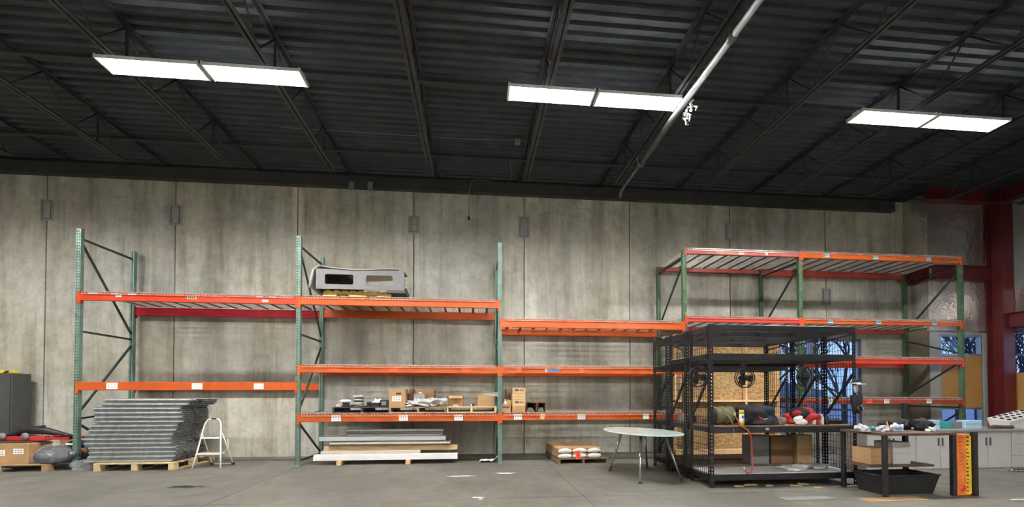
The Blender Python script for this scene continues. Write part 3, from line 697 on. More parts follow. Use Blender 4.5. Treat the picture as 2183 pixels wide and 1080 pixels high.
# ---- tube stack
tp = pallet(-6.52, 7.78, 1.30, 1.15, .135, 'pallet', 'fresh pine block pallet under the stack of galvanized tubes', blocks=True)
OD = .044; prof = [(0, 372), (2, 378), (4, 380), (6, 379), (7, 371), (10, 370), (12, 373), (14, 378), (16, 381), (18, 386), (20, 388), (22, 387), (24, 383), (25, 384), (26, 397), (28, 401)]
def endx(r):
    for (a, x), (b, x2) in zip(prof[:-1], prof[1:]):
        if a <= r <= b: return x + (x2 - x) * (r - a) / (b - a)
    return 400
tm = MB(); L = 1.42; n = 8; ro, ri = OD / 2 * .97, OD / 2 * .80
vs = []
for xx in (0, L):
    for rr in (ro, ri): vs += [(xx, rr * math.cos(2 * PI * k / n), rr * math.sin(2 * PI * k / n)) for k in range(n)]
fs = []
for k in range(n):
    j = (k + 1) % n; fs += [(k, j, 2 * n + j, 2 * n + k), (n + j, n + k, 3 * n + k, 3 * n + j), (j, k, n + k, n + j), (2 * n + k, 2 * n + j, 3 * n + j, 3 * n + k)]
rng = random.Random(2); rest = MB(); t0 = None
tubem = bpy.data.meshes.new('galvanized_tube'); tubem.from_pydata(vs, [], fs); tubem.materials.append(M['galv'])
NR, NC = 29, 20; cnt = 0
for r in range(NR):
    ex = -5.30 + (endx(r) - 372) * .0091
    for c in range(NC):
        x = ex - L + rng.uniform(-.004, .004) + (.06 if rng.random() < .04 else 0) + (c * -.004)
        if r > 20: x += .02 * (r - 20) * .3
        y = 7.86 + c * OD + (OD / 2 if r % 2 else 0); z = .136 + ro + r * OD * .868
        if (c < 9 or (r == NR - 1)) and cnt < 290:
            o = bpy.data.objects.new('galvanized_tube', tubem); C.objects.link(o); o.location = (x, y, z); cnt += 1
            tag(o, 'thin round galvanized steel tube in the tall stack on the pine pallet', 'tube', 'galvanized tubes stacked on the pine pallet')
        else: rest.add([(v[0] + x, v[1] + y, v[2] + z) for v in vs], fs)
tag(rest.build('galvanized_tube_stack', 'galv'), 'rear rows of galvanized tubes in the tall stack on the pine pallet', 'tubes', kind='stuff')
# ---- step stool
st = empty('step_stool', (-4.76, 7.9, 0), 0, 'white two-step folding stool in front of the tube stack', 'step stool')
W2_, rr = .24, .012
def arc_rail():
    pts = [(-W2_, 0, 0), (-.205, .06, .25), (-.165, .13, .58), (-.145, .165, .74), (-.125, .185, .82), (-.09, .20, .865), (-.045, .205, .88)]
    return pts
for s in (-1, 1): MB().tube([(p[0] * s, p[1], p[2]) for p in arc_rail()], .0135, 8).build('front_rail', 'ladder', st)
MB().tube([(-.045, .205, .88), (.045, .205, .88)], .012, 8).build('hand_grip', 'blackp', st)
MB().tube([(-.18, .17, .62), (-.165, .30, .3), (-.15, .42, .03), (-.13, .43, .015), (.20, .43, .015), (.22, .42, .03), (.20, .30, .3), (.165, .17, .62)], .010, 8).build('rear_frame', 'ladder', st)
for z, y0, hw in ((.27, .03, .185), (.55, .09, .155)):
    q = MB().cbox(-hw, hw, y0, y0 + .20, z - .03, z, .006).build('step', 'ladder', st); MB().box(-hw + .01, hw - .01, y0 + .012, y0 + .19, z, z + .004).build('tread', 'tread', q)
MB().tube([(.17, .25, .27), (.20, .30, .34), (.185, .31, .5)], .006, 6).build('link_arm', 'ladder', st)
for x in (-.15, .22): MB().cbox(x - .02, x + .02, .40, .45, 0, .04, .004).build('foot', 'blackp', st)
# ---- lumber stack under bay 2
lum = [(668, 975, 968, 980, 8.06, .14, 'whitebd', 'long glossy white trim board at the bottom of the stack'), (683, 896, 961, 968, 8.10, .30, 'paleplank', 'pale grey board above the white one at the bottom'),
       (690, 975, 954, 964, 8.14, .35, 'wood', 'long tan plank reaching the right end of the stack'), (700, 958, 950, 954, 8.10, .42, 'oldwood', 'thin dark weathered board in the middle of the stack'),
       (702, 960, 946.5, 950, 8.08, .40, 'paleplank', 'thin pale board with a chipped right end'), (705, 952, 942.5, 946, 8.12, .40, 'oldwood', 'rough thin board just below the wide grey plank'),
       (680, 950, 932.5, 941.5, 8.10, .32, 'alu', 'wide silvery grey plank under the steel channels'), ]
zprev = .085
bl = [(-2.50, 'pale wood block under the left of the lumber stack'), (-1.24, 'pale wood block under the right of the lumber stack')]
for x, lb in bl: tag(MB().cbox(x - .04, x + .04, 7.98, 8.55, 0, .085, .008).build('wood_block', 'wood'), lb, 'wood block')
for (a, b, y0, y1, D, dp, m, lb) in lum:
    X0, X1, Z0, Z1 = rect(a, b, y0, y1, D); hgt = Z1 - Z0
    q = MB().cbox(X0, X1, D, D + dp, zprev, zprev + hgt, .004)
    if m == 'whitebd': q.box(X0 + .0, X0 + .03, D - .015, D, zprev, zprev + .07)
    tag(q.build('plank', m), lb, 'plank', 'planks stacked under the second bay'); zprev += hgt + .001
for k, (a, b, lb) in enumerate([(740, 944, 'lower light steel channel on top of the lumber stack'), (739, 945, 'middle darker steel channel on top of the lumber stack'), (739, 945, 'topmost light steel channel on the lumber stack')]):
    X0, X1, _, _ = rect(a, b, 925, 930, 8.14); z0 = zprev; h = .043
    q = MB().box(X0, X1, 8.14, 8.145, z0, z0 + h).box(X0, X1, 8.14, 8.26, z0, z0 + .004).box(X0, X1, 8.14, 8.26, z0 + h - .004, z0 + h).box(X0, X1, 8.255, 8.26, z0, z0 + h)
    tag(q.build('steel_channel', 'grey' if k == 1 else 'alu'), lb, 'channel', 'steel channels on the lumber stack'); zprev += h + .001
tag(MB().lathe((-2.82, 8.85, 0.02), [(.10, 0), (.13, .1), (.12, .25), (.09, .40), (.085, .5), (.10, .6), (.11, .64)], 14).build('film_roll', 'film'), 'clear plastic film standing upright behind the lumber stack', 'plastic film')
X, Y = G(1041, 984)
wp = MB(); rng = random.Random(5)
for i in range(5):
    for j in range(4): pass
nx, ny = 8, 6; vs = [(-.18 + .38 * i / nx + .05 * j / ny, -.08 + .2 * j / ny, .012 + .04 * abs(math.sin(i * 1.3 + j * .9)) + (.07 if i > 6 else 0)) for j in range(ny + 1) for i in range(nx + 1)]
wp.add(vs, [(j * (nx + 1) + i, j * (nx + 1) + i + 1, (j + 1) * (nx + 1) + i + 1, (j + 1) * (nx + 1) + i) for j in range(ny) for i in range(nx)], True)
o = tag(wp.build('crumpled_sheet', 'foam'), 'crumpled white plastic sheet on the floor left of the third teal post', 'plastic sheet'); o.location = (X, Y, 0)
# ---- grey moulded housing on the top level
zt = 3.163
pal = empty('pallet', (-2.80, 7.99, zt), 0, 'yellow notched pallet carrying the grey housing on the top level', 'pallet')
PW, PH = 1.24, .115
for y in (0, .47, .94):
    poly = [(0, 0), (.24, 0), (.26, .04), (.44, .04), (.46, 0), (.78, 0), (.80, .04), (.98, .04), (1.0, 0), (PW, 0), (PW, PH - .02), (0, PH - .02)]
    vs = MB()
    for (a, b, z0) in [(0, .24, 0), (.24, .46, .04), (.46, .78, 0), (.78, 1.0, .04), (1.0, PW, 0)]: vs.box(a, b, y, y + .04, z0, PH - .022)
    vs.build('stringer', 'pallet_yellow', pal)
for k in range(8): MB().box(.04 + k * .15, .13 + k * .15, 0, .98, PH - .022, PH).build('deck_board', 'pallet_yellow', pal)
gh = empty('grey_housing', (-2.90, 7.90, zt + PH), 0, 'grey moulded housing with two rounded windows on the yellow pallet', 'housing')
HW, HH = 1.60, .37
def rr_hole_panel(x0, x1, z0, z1, holes, y0, y1):
    mb = MB(); r = .03
    xs_ = sorted({x0, x1} | {h[0] for h in holes} | {h[1] for h in holes})
    for a, b in zip(xs_[:-1], xs_[1:]):
        hh = [h for h in holes if h[0] <= a and h[1] >= b]
        if not hh: mb.box(a, b, y0, y1, z0, z1)
        else:
            h = hh[0]; mb.box(a, b, y0, y1, z0, h[2]); mb.box(a, b, y0, y1, h[3], z1)
            for cx, sx in ((h[0], 1), (h[1], -1)):
                for cz, sz in ((h[2], 1), (h[3], -1)):
                    pts = [(cx, cz)] + [(cx + sx * r - sx * r * math.sin(t), cz + sz * r - sz * r * math.cos(t)) for t in [PI / 2 * k / 5 for k in range(6)]]
                    if sx * sz > 0: pts = pts[::-1]
                    mb.prism(pts, y0, y1)
    return mb
rr_hole_panel(0, HW, .0, HH, [(.16, .67, .09, .275), (.90, 1.38, .085, .27)], 0, .02).build('front_panel', 'greybox', gh)
MB().box(0, HW, .02, .35, HH - .015, HH).box(0, .015, .02, .9, 0, HH - .02).box(0, .45, .35, .95, HH - .015, HH).build('top_panel', 'greybox', gh)
MB().box(0, .62, .88, .9, .0, HH - .02).box(.05, .5, .05, .85, .05, .06).build('rear_panel', 'darkgrey', gh)
MB().prism([(1.15, .02), (1.62, .02), (1.55, .19)], .55, .57).build('gusset_plate', 'darkgrey', gh)
MB().box(1.27, HW + .02, .0, .45, -.05, -.002).build('bottom_lip', 'darkgrey', gh)
MB().prism([(.28, HH), (.40, HH), (.29, HH + .09)], .75, .77).build('top_tab', 'darkgrey', gh)
fm = MB(); nx, ny = 22, 5
def draped(xx, yy):
    if xx < 0: return (-.05 + xx * .22, yy, HH + .01 + xx * 1.0 + .01 * math.sin(yy * 9))
    return (xx, yy, HH + .016 + .016 * math.sin(xx * 5 + 1) + (.05 * math.exp(-(xx / .15) ** 2)))
vs = [draped(-.36 + 1.86 * i / nx, -.02 + .8 * j / ny) for j in range(ny + 1) for i in range(nx + 1)]
fs = [(j * (nx + 1) + i, j * (nx + 1) + i + 1, (j + 1) * (nx + 1) + i + 1, (j + 1) * (nx + 1) + i) for j in range(ny) for i in range(nx)]
fo = tag(MB().add(vs, fs, True).build('foam_sheet', 'foam', None, (-2.90, 7.90, zt + PH)), 'white foam sheet draped over the left end of the grey housing', 'foam sheet')
sm_ = fo.modifiers.new('s', 'SOLIDIFY'); sm_.thickness = .008
# ---- low level of bay 2
dz = .980
pallet(U(708, 875, 8.0)[0], 8.0, 1.07, 1.0, .115, 'pallet_dark', 'blackened pallet at the left of the low level in the second bay', z=dz)
pallet(U(829, 875, 7.98)[0], 7.98, 1.08, 1.0, .115, 'pallet_tan', 'brown pallet in the middle of the low level with the tall carton on it', z=dz)
pallet(U(951, 875, 7.98)[0], 7.98, .965, 1.0, .115, 'pallet', 'pale pallet beside the third teal post on the low level', z=dz)
Z = dz + .115
def bx(px0, px1, py0, D, dp, label, m='card', **k):
    X0, X1, _, Z1 = rect(px0, px1, py0, py0, D); return carton('cardboard_box', X0, D, k.pop('z', Z), X1 - X0, dp, Z1 - k.get('zz', Z), label, m, **{a: b for a, b in k.items() if a != 'zz'})
bx(829, 864, 829, 8.05, .33, 'tall tan carton with a hand hole and shipping label on the middle pallet', lab=[(.48, .45, .17, .10)], hole=True)
bx(866, 882, 839, 8.30, .25, 'narrow brown carton with a torn top behind the tall carton', 'card_dark', lab=[(.4, .3, .09, .06)], hole=False, open_=False, flaps=('b',))
bx(882, 905, 839, 8.26, .12, 'white printed carton with dark symbols behind the grey bag', 'white', tape=False, lab=[(.5, .6, .17, .12)])
bx(885, 926, 829, 8.46, .40, 'large brown carton with lifted lid at the back of the middle pallet', 'card', lab=[(.28, .75, .07, .05)], flaps=('l',))
tag(blob('poly_bag', 'silverbag', (U(890, 860, 8.08)[0], 8.10, Z), (.17, .11, .07), 21, .55, freq=6), 'crumpled grey poly bag, nearer the tall carton', 'bag')
tag(blob('poly_bag', 'silverbag', (U(922, 860, 8.08)[0], 8.18, Z), (.19, .14, .10), 23, .6, freq=6), 'larger crumpled grey poly bag at the right end of the middle pallet', 'bag')
bx(956, 987, 843, 8.20, .35, 'tan carton with front flap bent down on the pale pallet', 'card', flaps=('f', 'r'), lab=[(.5, .08, .10, .035)])
X, _ = U(1006, 860, 8.2); o = tag(MB().cbox(X - .03, X + .05, 8.2, 8.3, Z, Z + .055, .006).build('black_part', 'blackp'), 'small black part with a white sticker between the cartons on the pale pallet', 'part'); sticker(o, X - .01, 8.2, Z + .028, .03, .035)
bx(1018, 1054, 843, 8.18, .38, 'tan carton under the white sheets beside the third teal post', 'card', flaps=())
X, Zs = U(1030, 842, 8.16); q = MB()
for k in range(3): q.bar((X, 8.35, Zs + .02 + k * .03), (X + .36, 8.33, Zs - .015 + k * .03), .30, .02, (0, 0, 1))
tag(q.build('white_sheets', 'foam'), 'stack of white foam sheets lying across the tan carton', 'foam sheets')
# dark pallet items
X = U(737, 860, 8.15)[0]; hd = empty('white_headgear', (X, 8.15, Z), .1, 'white moulded tray on a dark base at the left of the blackened pallet', 'tray')
MB().lathe((0, 0, .10), [(0, .03), (.07, .035), (.10, .02), (.105, 0), (.09, -.02), (0, -.025)], 16).build('tray_shell', 'ladder', hd); MB().cbox(-.05, .06, -.05, .06, 0, .08, .01).build('base', 'blackp', hd); MB().tube([(.09, 0, .09), (.13, 0, .04), (.10, -.02, .0)], .015, 6).build('strap', 'foam', hd)
for k in range(3): MB().box(-.16 + k * .03, -.145 + k * .03, -.06, .0, .0, .045).build('white_clip', 'ladder', hd)
X = U(765, 855, 8.15)[0]; q = empty('parts_stack', (X, 8.15, Z), 0, 'stack of black and white flat parts in the middle of the blackened pallet', 'parts')
for k in range(6): MB().cbox(-.08 + .008 * (k % 3), .07 + .008 * (k % 2), -.05, .08, k * .03 + .001, k * .03 + .026, .004).build('flat_part', 'blackp' if k % 2 else 'alu', q)
MB().tube([(-.1, 0, .2), (-.02, 0, .19), (.03, .02, .215), (.07, 0, .19)], .012, 6).build('top_clip', 'ladder', q)
MB().tube([(-.16, -.03, .01), (-.1, -.05, .05), (-.02, -.05, .04), (.08, -.06, .02)], .022, 6).build('strap', 'grey', q)
X = U(786, 860, 8.15)[0]; tag(MB().cbox(X - .04, X + .03, 8.15, 8.25, Z, Z + .09, .008).cbox(X + .03, X + .06, 8.16, 8.2, Z, Z + .05, .004).build('black_motor', 'blackp'), 'small black motor between the stacked parts and the black tray', 'part')
X0, X1, _, _ = rect(793, 809, 850, 850, 8.12); o = tag(MB().box(X0, X1, 8.12, 8.125, Z, Z + .075).box(X0, X1, 8.34, 8.345, Z, Z + .075).box(X0, X0 + .005, 8.12, 8.34, Z, Z + .075).box(X1 - .005, X1, 8.12, 8.34, Z, Z + .075).box(X0, X1, 8.12, 8.34, Z, Z + .004).build('black_tray', 'blackp'), 'open black tray with crumpled white paper on the blackened pallet', 'tray')
tag(blob('crumpled_paper', 'white', ((X0 + X1) / 2, 8.22, Z + .005), (.06, .07, .075), 31, .35, freq=5), 'crumpled white paper sticking out of the black tray', 'paper')
X0, X1, _, _ = rect(810, 829, 850, 850, 8.10); o = empty('black_speaker_box', (X0, 8.10, Z), 0, 'black box with a grey framed window left of the tall carton', 'box'); MB().cbox(0, X1 - X0, 0, .22, 0, .125, .006).build('case', 'blackp', o); MB().box(.03, X1 - X0 - .05, -.006, 0, .03, .1).build('grey_window', 'grey', o)
# bay 3 low level
z3 = .980
def bx3(a, b, y0, y1, D, dp, label, m='card', **k):
    X0, X1, Z0, Z1 = rect(a, b, y0, y1, D); return carton(k.pop('name', 'cardboard_box'), X0, D, k.pop('z', z3), X1 - X0, dp, Z1 - Z0, label, m, **k)
s0 = bx3(1070, 1089, 862, 879.5, 8.0, .30, 'small tan carton with a dark slot beside the third teal post', 'card', open_=True); MB().box(.01, .15, -.003, 0, .095, .11).build('slot', 'blackp', s0)
tag(MB().lathe((U(1077, 860, 8.1)[0], 8.10, z3 + .006), [(.03, 0), (.032, .1), (.03, .18), (.012, .22), (.012, .25), (0, .25)], 12).build('white_bottle', 'ladder'), 'white bottle standing in the small carton beside the third post', 'bottle')
tag(MB().bar((U(1085, 855, 8.2)[0], 8.25, z3 + .01), (U(1086, 855, 8.2)[0] + .01, 8.27, z3 + .24), .12, .008, (0, 1, 0)).build('cardboard_piece', 'card_light'), 'loose cardboard piece standing in the small carton behind the bottle', 'cardboard')
h1 = .13; 
for k, (za, hh, lb) in enumerate([(0, .115, 'lowest of the three tan cartons stacked beside the third teal post'), (.116, .125, 'middle of the three stacked tan cartons with a printed mark'), (.242, .115, 'third from the bottom of the tan carton stack, crumpled face'), (.358, .115, 'topmost tan carton of the stack with a printed mark')]):
    X0, X1, _, _ = rect(1092, 1121, 850, 850, 7.99); o = carton('cardboard_box', X0 + (.005 if k % 2 else 0), 7.99, z3 + za, X1 - X0 - .01, .40, hh, lb, 'card_light' if k else 'card', tape=True, group='tan cartons stacked beside the third teal post')
    if k in (1, 3): MB().box(.05, .12, -.003, 0, hh * .55, hh * .8).box(.14, .22, -.003, 0, hh * .6, hh * .72).build('printed_mark', 'ink', o)
bx3(1079, 1093, 831, 878, 8.46, .35, 'dark brown carton behind the tan carton stack', 'card_dark')
for (a, b, lb) in ((1123, 1144, 'left of two open long cartons holding steel rods'), (1147, 1163, 'right of two open long cartons holding steel rods')):
    X0, X1, Z0, Z1 = rect(a, b, 859, 879.5, 7.99); w_ = X1 - X0; h_ = Z1 - Z0; o = empty('rod_carton', (X0, 7.99, z3), .0 if a < 1140 else .03, lb, 'box')
    MB().box(0, .005, 0, .95, 0, h_).box(w_ - .005, w_, 0, .95, 0, h_).box(0, w_, 0, .95, 0, .005).box(0, w_, 0, .95, h_ - .005, h_).box(0, w_, .945, .95, 0, h_).build('carton_sleeve', 'card_dark', o)
    MB().bar((w_ / 2, 0, h_ + .003), (w_ / 2 - .02, -.02, h_ + .02), w_, .004).build('flap', 'card', o)
    rng = random.Random(a); rm = []
    for j in range(4):
        for i in range(6 - j):
            x_ = .018 + j * .012 + i * (w_ - .036) / 6; z_ = .018 + j * .021
            if x_ > w_ - .02: continue
            tag(MB().tube([(X0 + x_, 8.0 + rng.uniform(.005, .03), z3 + z_), (X0 + x_, 8.85, z3 + z_)], .0105, 6).build('steel_rod', 'galv'), 'thin steel rod inside the %s open long carton' % ('left' if a < 1140 else 'right'), 'rod', 'steel rods in the open long cartons')
X, Zt = U(1158, 881, 7.93); o = tag(MB().bar((X, 7.93, Zt), (X - .03, 7.925, Zt - .11), .085, .003, (0, 1, 0)).build('hanging_tag', 'card_light'), 'tan paper tag hanging over the beam below the rod cartons', 'tag')
# bay 3 floor pallet with six long cartons
pb = pallet(1.60, 7.72, .98, 1.15, .115, 'pallet_old', 'weathered pallet under the six long cartons on the floor', rz=.04)
k = 0
for lv in (0, 1):
    for i, nm in enumerate(('left', 'middle', 'right')):
        ang = .04; xx, yy = 1.60 + .0 + i * .285, 7.74 + i * .011
        o = empty('long_carton', (xx, yy, .117 + lv * .096), ang, '%s long flat carton in the %s layer on the floor pallet' % (nm, ('lower', 'upper')[lv]), 'box', 'long flat cartons on the floor pallet')
        MB().cbox(0, .278, 0.02, 1.12, 0, .092, .012).build('carton_body', 'card', o); blob('wrapped_end', 'foam', (.139, .03, .001), (.138, .035, .05), 40 + k, .05, o); k += 1
        if lv: MB().box(0, .278, .35, .37, .092, .094).box(0, .278, .85, .87, .092, .094).build('strap', 'blackp', o)
rt_ = empty('red_tag', (1.96, 7.725, .26), .04, 'bright red tag hanging on the white carton ends of the floor pallet', 'tag'); MB().bar((0, 0, .0), (.03, -.012, -.155), .10, .004, (0, 1, 0)).build('tag_sheet', 'redtag', rt_)
MB().box(-.01, .02, -.006, -.004, -.05, -.03).box(.0, .03, -.012, -.008, -.09, -.07).box(.0, .04, -.014, -.011, -.13, -.115).build('tag_print', 'ink', rt_)
# ---- oval table
tb = empty('oval_table', (2.77, 6.66, 0), .16, 'oval frosted glass table on four splayed chrome legs', 'table')
th = .715; n = 48; prof = []
ov = [(.535 * math.cos(2 * PI * k / n), .86 * math.sin(2 * PI * k / n)) for k in range(n)]
q = MB(); q.add([(x * s_, y * s_, z_) for s_, z_ in ((1, th - .006), (1, th + .002), (.992, th + .006), (.992, th - .010)) for x, y in ov],
    [tuple(2 * n + k for k in range(n)), tuple(3 * n + k for k in reversed(range(n)))] + [(k, (k + 1) % n, n + (k + 1) % n, n + k) for k in range(n)] + [(n + k, n + (k + 1) % n, 2 * n + (k + 1) % n, 2 * n + k) for k in range(n)] + [(3 * n + k, 3 * n + (k + 1) % n, (k + 1) % n, k) for k in range(n)])
q.build('table_top', 'tableglass', tb)
feet = [(2.36, 7.02), (2.47, 5.98), (3.17, 6.08), (3.12, 7.23)]
R = Matrix.Rotation(-.16, 3, 'Z')
for fx_, fy_ in feet:
    f_ = R @ Vector((fx_ - 2.77, fy_ - 6.66, 0)); t_ = Vector((f_.x * .60, f_.y * .62, th - .03))
    lg_ = MB().tube([t_, (f_.x, f_.y, .02)], .02, 12, radii=[.024, .016]).build('leg', 'chrome', tb); MB().lathe((f_.x, f_.y, 0), [(.03, 0), (.03, .012), (.018, .025)], 12).build('foot', 'blackp', lg_)
    MB().lathe((t_.x, t_.y, th - .045), [(.035, 0), (.04, .02), (.045, .033)], 12).build('leg_mount', 'chrome', lg_)
MB().bar((-.22, -.40, th - .03), (.22, -.36, th - .03), .03, .02).bar((-.22, .36, th - .03), (.22, .36, th - .03), .03, .02).bar((0, -.38, th - .03), (0, .36, th - .03), .03, .02).build('under_frame', 'grey', tb)
tag(MB().cbox(2.74, 2.82, 6.74, 6.84, th + .0065, th + .012, .002).build('tan_card', 'card_light'), 'small tan card lying on the oval glass table', 'card')

# ================================================================ BLACK RACKS
XL, XR = 3.34, 5.60; RH = 2.33
def angle_post(h):
    mb = MB(); w_ = .055
    for ax in (0, 1):
        z = .03; P = .05
        def q(a, b, z0, z1):
            if ax == 0: mb.box(a, b, 0, .003, z0, z1)
            else: mb.box(0, .003, a, b, z0, z1)
        q(0, .018, 0, h); q(.034, w_, 0, h); zz = 0
        while zz < h - .03: q(.018, .034, zz + .022, min(h, zz + P)); zz += P
    return mb
def black_rack(D0, D1, levels, label):
    o = empty('storage_rack', (XL, D0, 0), 0, label, 'storage rack', 'black mesh-sided storage racks'); Wd = XR - XL; dp = D1 - D0
    for (x, y, r) in ((0, 0, 0), (Wd, 0, PI / 2), (Wd, dp, PI), (0, dp, -PI / 2)):
        if 'bp' not in protos: p = angle_post(RH).build('post', 'black', o, (x, y, 0)); protos['bp'] = p
        else: p = link(protos['bp'], o, (x, y, 0))
        p.rotation_euler = (0, 0, r)
        MB().box(-.03, .06, -.03, .06, 0, .006).build('foot_plate', 'black', p) if False else None
    for (zt, bm_) in levels:
        sh = MB()
        sh.cbox(.005, Wd - .005, -.004, .035, zt - .10, zt - .01, .004).cbox(.005, Wd - .005, dp - .035, dp + .004, zt - .10, zt - .01, .004)
        sh.box(.0, .03, .03, dp - .03, zt - .09, zt - .02).box(Wd - .03, Wd, .03, dp - .03, zt - .09, zt - .02)
        for k in (1, 2, 3): sh.box(Wd * k / 4 - .02, Wd * k / 4 + .02, .036, dp - .036, zt - .05, zt - .019)
        s_ = sh.build('shelf', 'black', o)
        if bm_: MB().box(.03, Wd - .03, .005, dp - .005, zt - .0185, zt).build('shelf_board', bm_, s_)
        else:
            g = MB(); k = .06
            while k < Wd - .05: g.box(k - .002, k + .002, .0, dp, zt - .016, zt - .012); k += .05
            g.build('shelf_grid', 'blackmesh', s_)
    for x in (-.004, Wd + .004):
        mp = MB(); r = .0022; k = 0
        z = .10
        while z < RH - .03: mp.box(x - r, x + r, .01, dp - .01, z - r * 1.3, z + r * 1.3); z += .10
        y = .05
        while y < dp - .03: mp.box(x - r, x + r, y - r, y + r, .08, RH - .05); y += .05
        mp.build('mesh_panel', 'blackmesh', o)
    for x in (.02, Wd - .02):
        MB().bar((x, .03, 1.62), (x, dp - .03, .98), .02, .035).build('diagonal_brace', 'black', o); MB().bar((x, .03, 2.22), (x, dp - .03, 2.16), .015, .02).build('side_rail', 'black', o)
    return o
bA = black_rack(5.59, 6.14, [(2.33, None), (1.92, None), (.875, 'board'), (.20, 'whiteboard')], 'nearest black storage rack, with fans and hose on its shelves')
bB = black_rack(6.25, 6.80, [(2.33, None), (1.92, 'whiteboard'), (.875, 'brownboard'), (.20, 'brownboard')], 'middle black storage rack, between the nearest one and the one by the pallet rack')
bC = black_rack(6.90, 7.45, [(2.33, None), (1.85, None), (.875, 'brownboard'), (.20, 'brownboard')], 'rearmost black storage rack, directly in front of the green pallet rack')
# OSB partition in bay 4
op = empty('strand_board_partition', (4.31, 8.62, 0), 0, 'strand board partition with pale studs standing inside the pallet rack behind the black racks', 'partition')
OW, OH = 2.40, 2.62
for i in range(3):
    for j in range(3): MB().box(i * OW / 3 + .003, (i + 1) * OW / 3 - .003, 0, .012, j * OH / 3 + .003, (j + 1) * OH / 3 - .003).build('strand_board_panel', 'osb', op)
for x in (0, .83, 1.61, OW - .04): MB().box(x, x + .04, -.09, -.001, .14, OH - .04).build('stud', 'stud', op)
for z in (.10, 1.17, OH - .04): MB().box(0, OW, -.095, -.091 + .09, z, z + .04).build('crosspiece', 'stud', op)
MB().box(-.0, OW, -.12, -.096, .0, .14).build('bottom_plate', 'stud', op)
# fans
def fan(px, py, D, label, rz=0):
    X, Z_ = U(px, py, D); R_ = .148; o = empty('wall_fan', (X, D, Z_), rz, label, 'fan', 'black caged fans under the rack shelf')
    if 'fg' not in protos:
        g = MB()
        for rr_, y_ in ((R_, 0), (R_, .05), (R_ * .7, -.03), (R_ * .4, -.045)): g.tube([(rr_ * math.cos(t), y_, rr_ * math.sin(t)) for t in [2 * PI * k / 28 for k in range(28)]], .008 if rr_ == R_ else .003, 5, closed=True)
        for k in range(24):
            t = 2 * PI * k / 24; c, s = math.cos(t), math.sin(t); g.tube([(R_ * c, 0, R_ * s), (R_ * .7 * c, -.03, R_ * .7 * s), (.03 * c, -.05, .03 * s)], .0014, 3)
        protos['fg'] = g.build('guard', 'blackmesh', o)
        b = MB()
        for k in range(3):
            t0 = 2 * PI * k / 3; pts = []
            for (rr_, dt) in ((.03, -.5), (.085, -.72), (.128, -.55), (.134, .15), (.10, .52), (.03, .5)): pts.append((rr_ * math.cos(t0 + dt), rr_ * math.sin(t0 + dt)))
            b.add([(x, .02 - .006 * (i - 2.5), z) for i, (x, z) in enumerate(pts)] + [(x, .024 - .006 * (i - 2.5), z) for i, (x, z) in enumerate(pts)], [tuple(range(6)), tuple(reversed(range(6, 12)))] + [(i, 6 + i, 6 + (i + 1) % 6, (i + 1) % 6) for i in range(6)])
        protos['fb'] = b.build('blade', 'blackp', o)
        protos['fh'] = MB().lathe((0, -.045, 0), [(0, 0), (.035, 0), (.04, .02), (.045, .08), (.04, .17), (0, .17)], 14, 'y').build('motor', 'blackp', o)
        protos['fm'] = MB().bar((0, .06, .04), (0, .06, .23), .03, .02).bar((0, .06, .15), (0, .06, .235), .10, .012).build('bracket', 'blackp', o)
    else:
        for k in ('fg', 'fb', 'fh', 'fm'): link(protos[k], o)
fan(1590, 805, 6.0, 'caged fan in the middle of the rack opening before the strand board')
fan(1490, 803, 6.0, 'caged fan behind the left mesh side of the nearest rack')
fan(1718, 803, 6.0, 'caged fan on the right, in front of the window', .35)
# items on the near rack
zs = .876
X = U(1543, 880, 5.8)[0]; hr = empty('hose_coil', (X, 5.86, zs + .135), 0, 'coil of olive green hose on the middle shelf of the nearest rack', 'hose')
pts = []
for k in range(12 * 14 + 1): t = 2 * PI * k / 14; rr_ = .118 + .012 * math.sin(k * .37); pts.append((-.135 + .27 * k / (12 * 14), rr_ * math.cos(t), rr_ * math.sin(t)))
MB().tube(pts, .0125, 6).build('hose_loops', 'hose', hr)
MB().tube([(0, -.12, .02), (.0, -.20, -.02), (.01, -.26, -.12), (.01, -.27, -.24)], .012, 6).build('hose_tail', 'hose', hr); MB().lathe((.01, -.27, -.29), [(.008, 0), (.014, .01), (.014, .05), (.01, .055)], 8).build('brass_fitting', 'wood', hr)
for s in (-1, 1): MB().lathe((s * .15, 0, 0), [(.03, 0), (.13, 0), (.13, .008), (.03, .008)], 18, 'x').build('reel_flange', 'blackp', hr)
X = U(1581, 890, 5.72)[0]; cn = empty('spray_can', (X, 5.72, zs), 0, 'white spray can with yellow cap and base on the near rack', 'spray can')
MB().lathe((0, 0, 0), [(.033, .0), (.035, .03), (.035, .155), (.032, .165)], 18).build('can_body', 'ladder', cn); MB().lathe((0, 0, .165), [(.034, 0), (.034, .045), (.03, .055), (0, .056)], 18).build('cap', 'yellow', cn)
MB().lathe((0, 0, 0), [(.0355, .002), (.036, .05), (.0355, .055)], 18).build('yellow_band', 'yellow', cn); MB().lathe((0, -.033, .12), [(0, -.004), (.02, -.003), (.022, .004)], 12, 'y').build('round_emblem', 'bluetape', cn)
X = U(1607, 880, 5.85)[0]
bg_ = blob('jacket_bag', 'navy', (X + .02, 5.88, zs), (.33, .18, .155), 51, .42, freq=3.5); tag(bg_, 'heap of navy and black bag fabric on the near rack', 'bag')
blob('black_flap', 'blackfab', (X - .12, 5.83, zs + .03), (.19, .16, .14), 52, .4, bg_); blob('red_lining', 'red', (X - .03, 5.73, zs + .03), (.12, .05, .06), 53, .3, bg_); blob('black_plastic', 'blackfilm', (X + .05, 5.74, zs), (.24, .06, .06), 54, .2, bg_)
X = U(1711, 880, 5.9)[0]
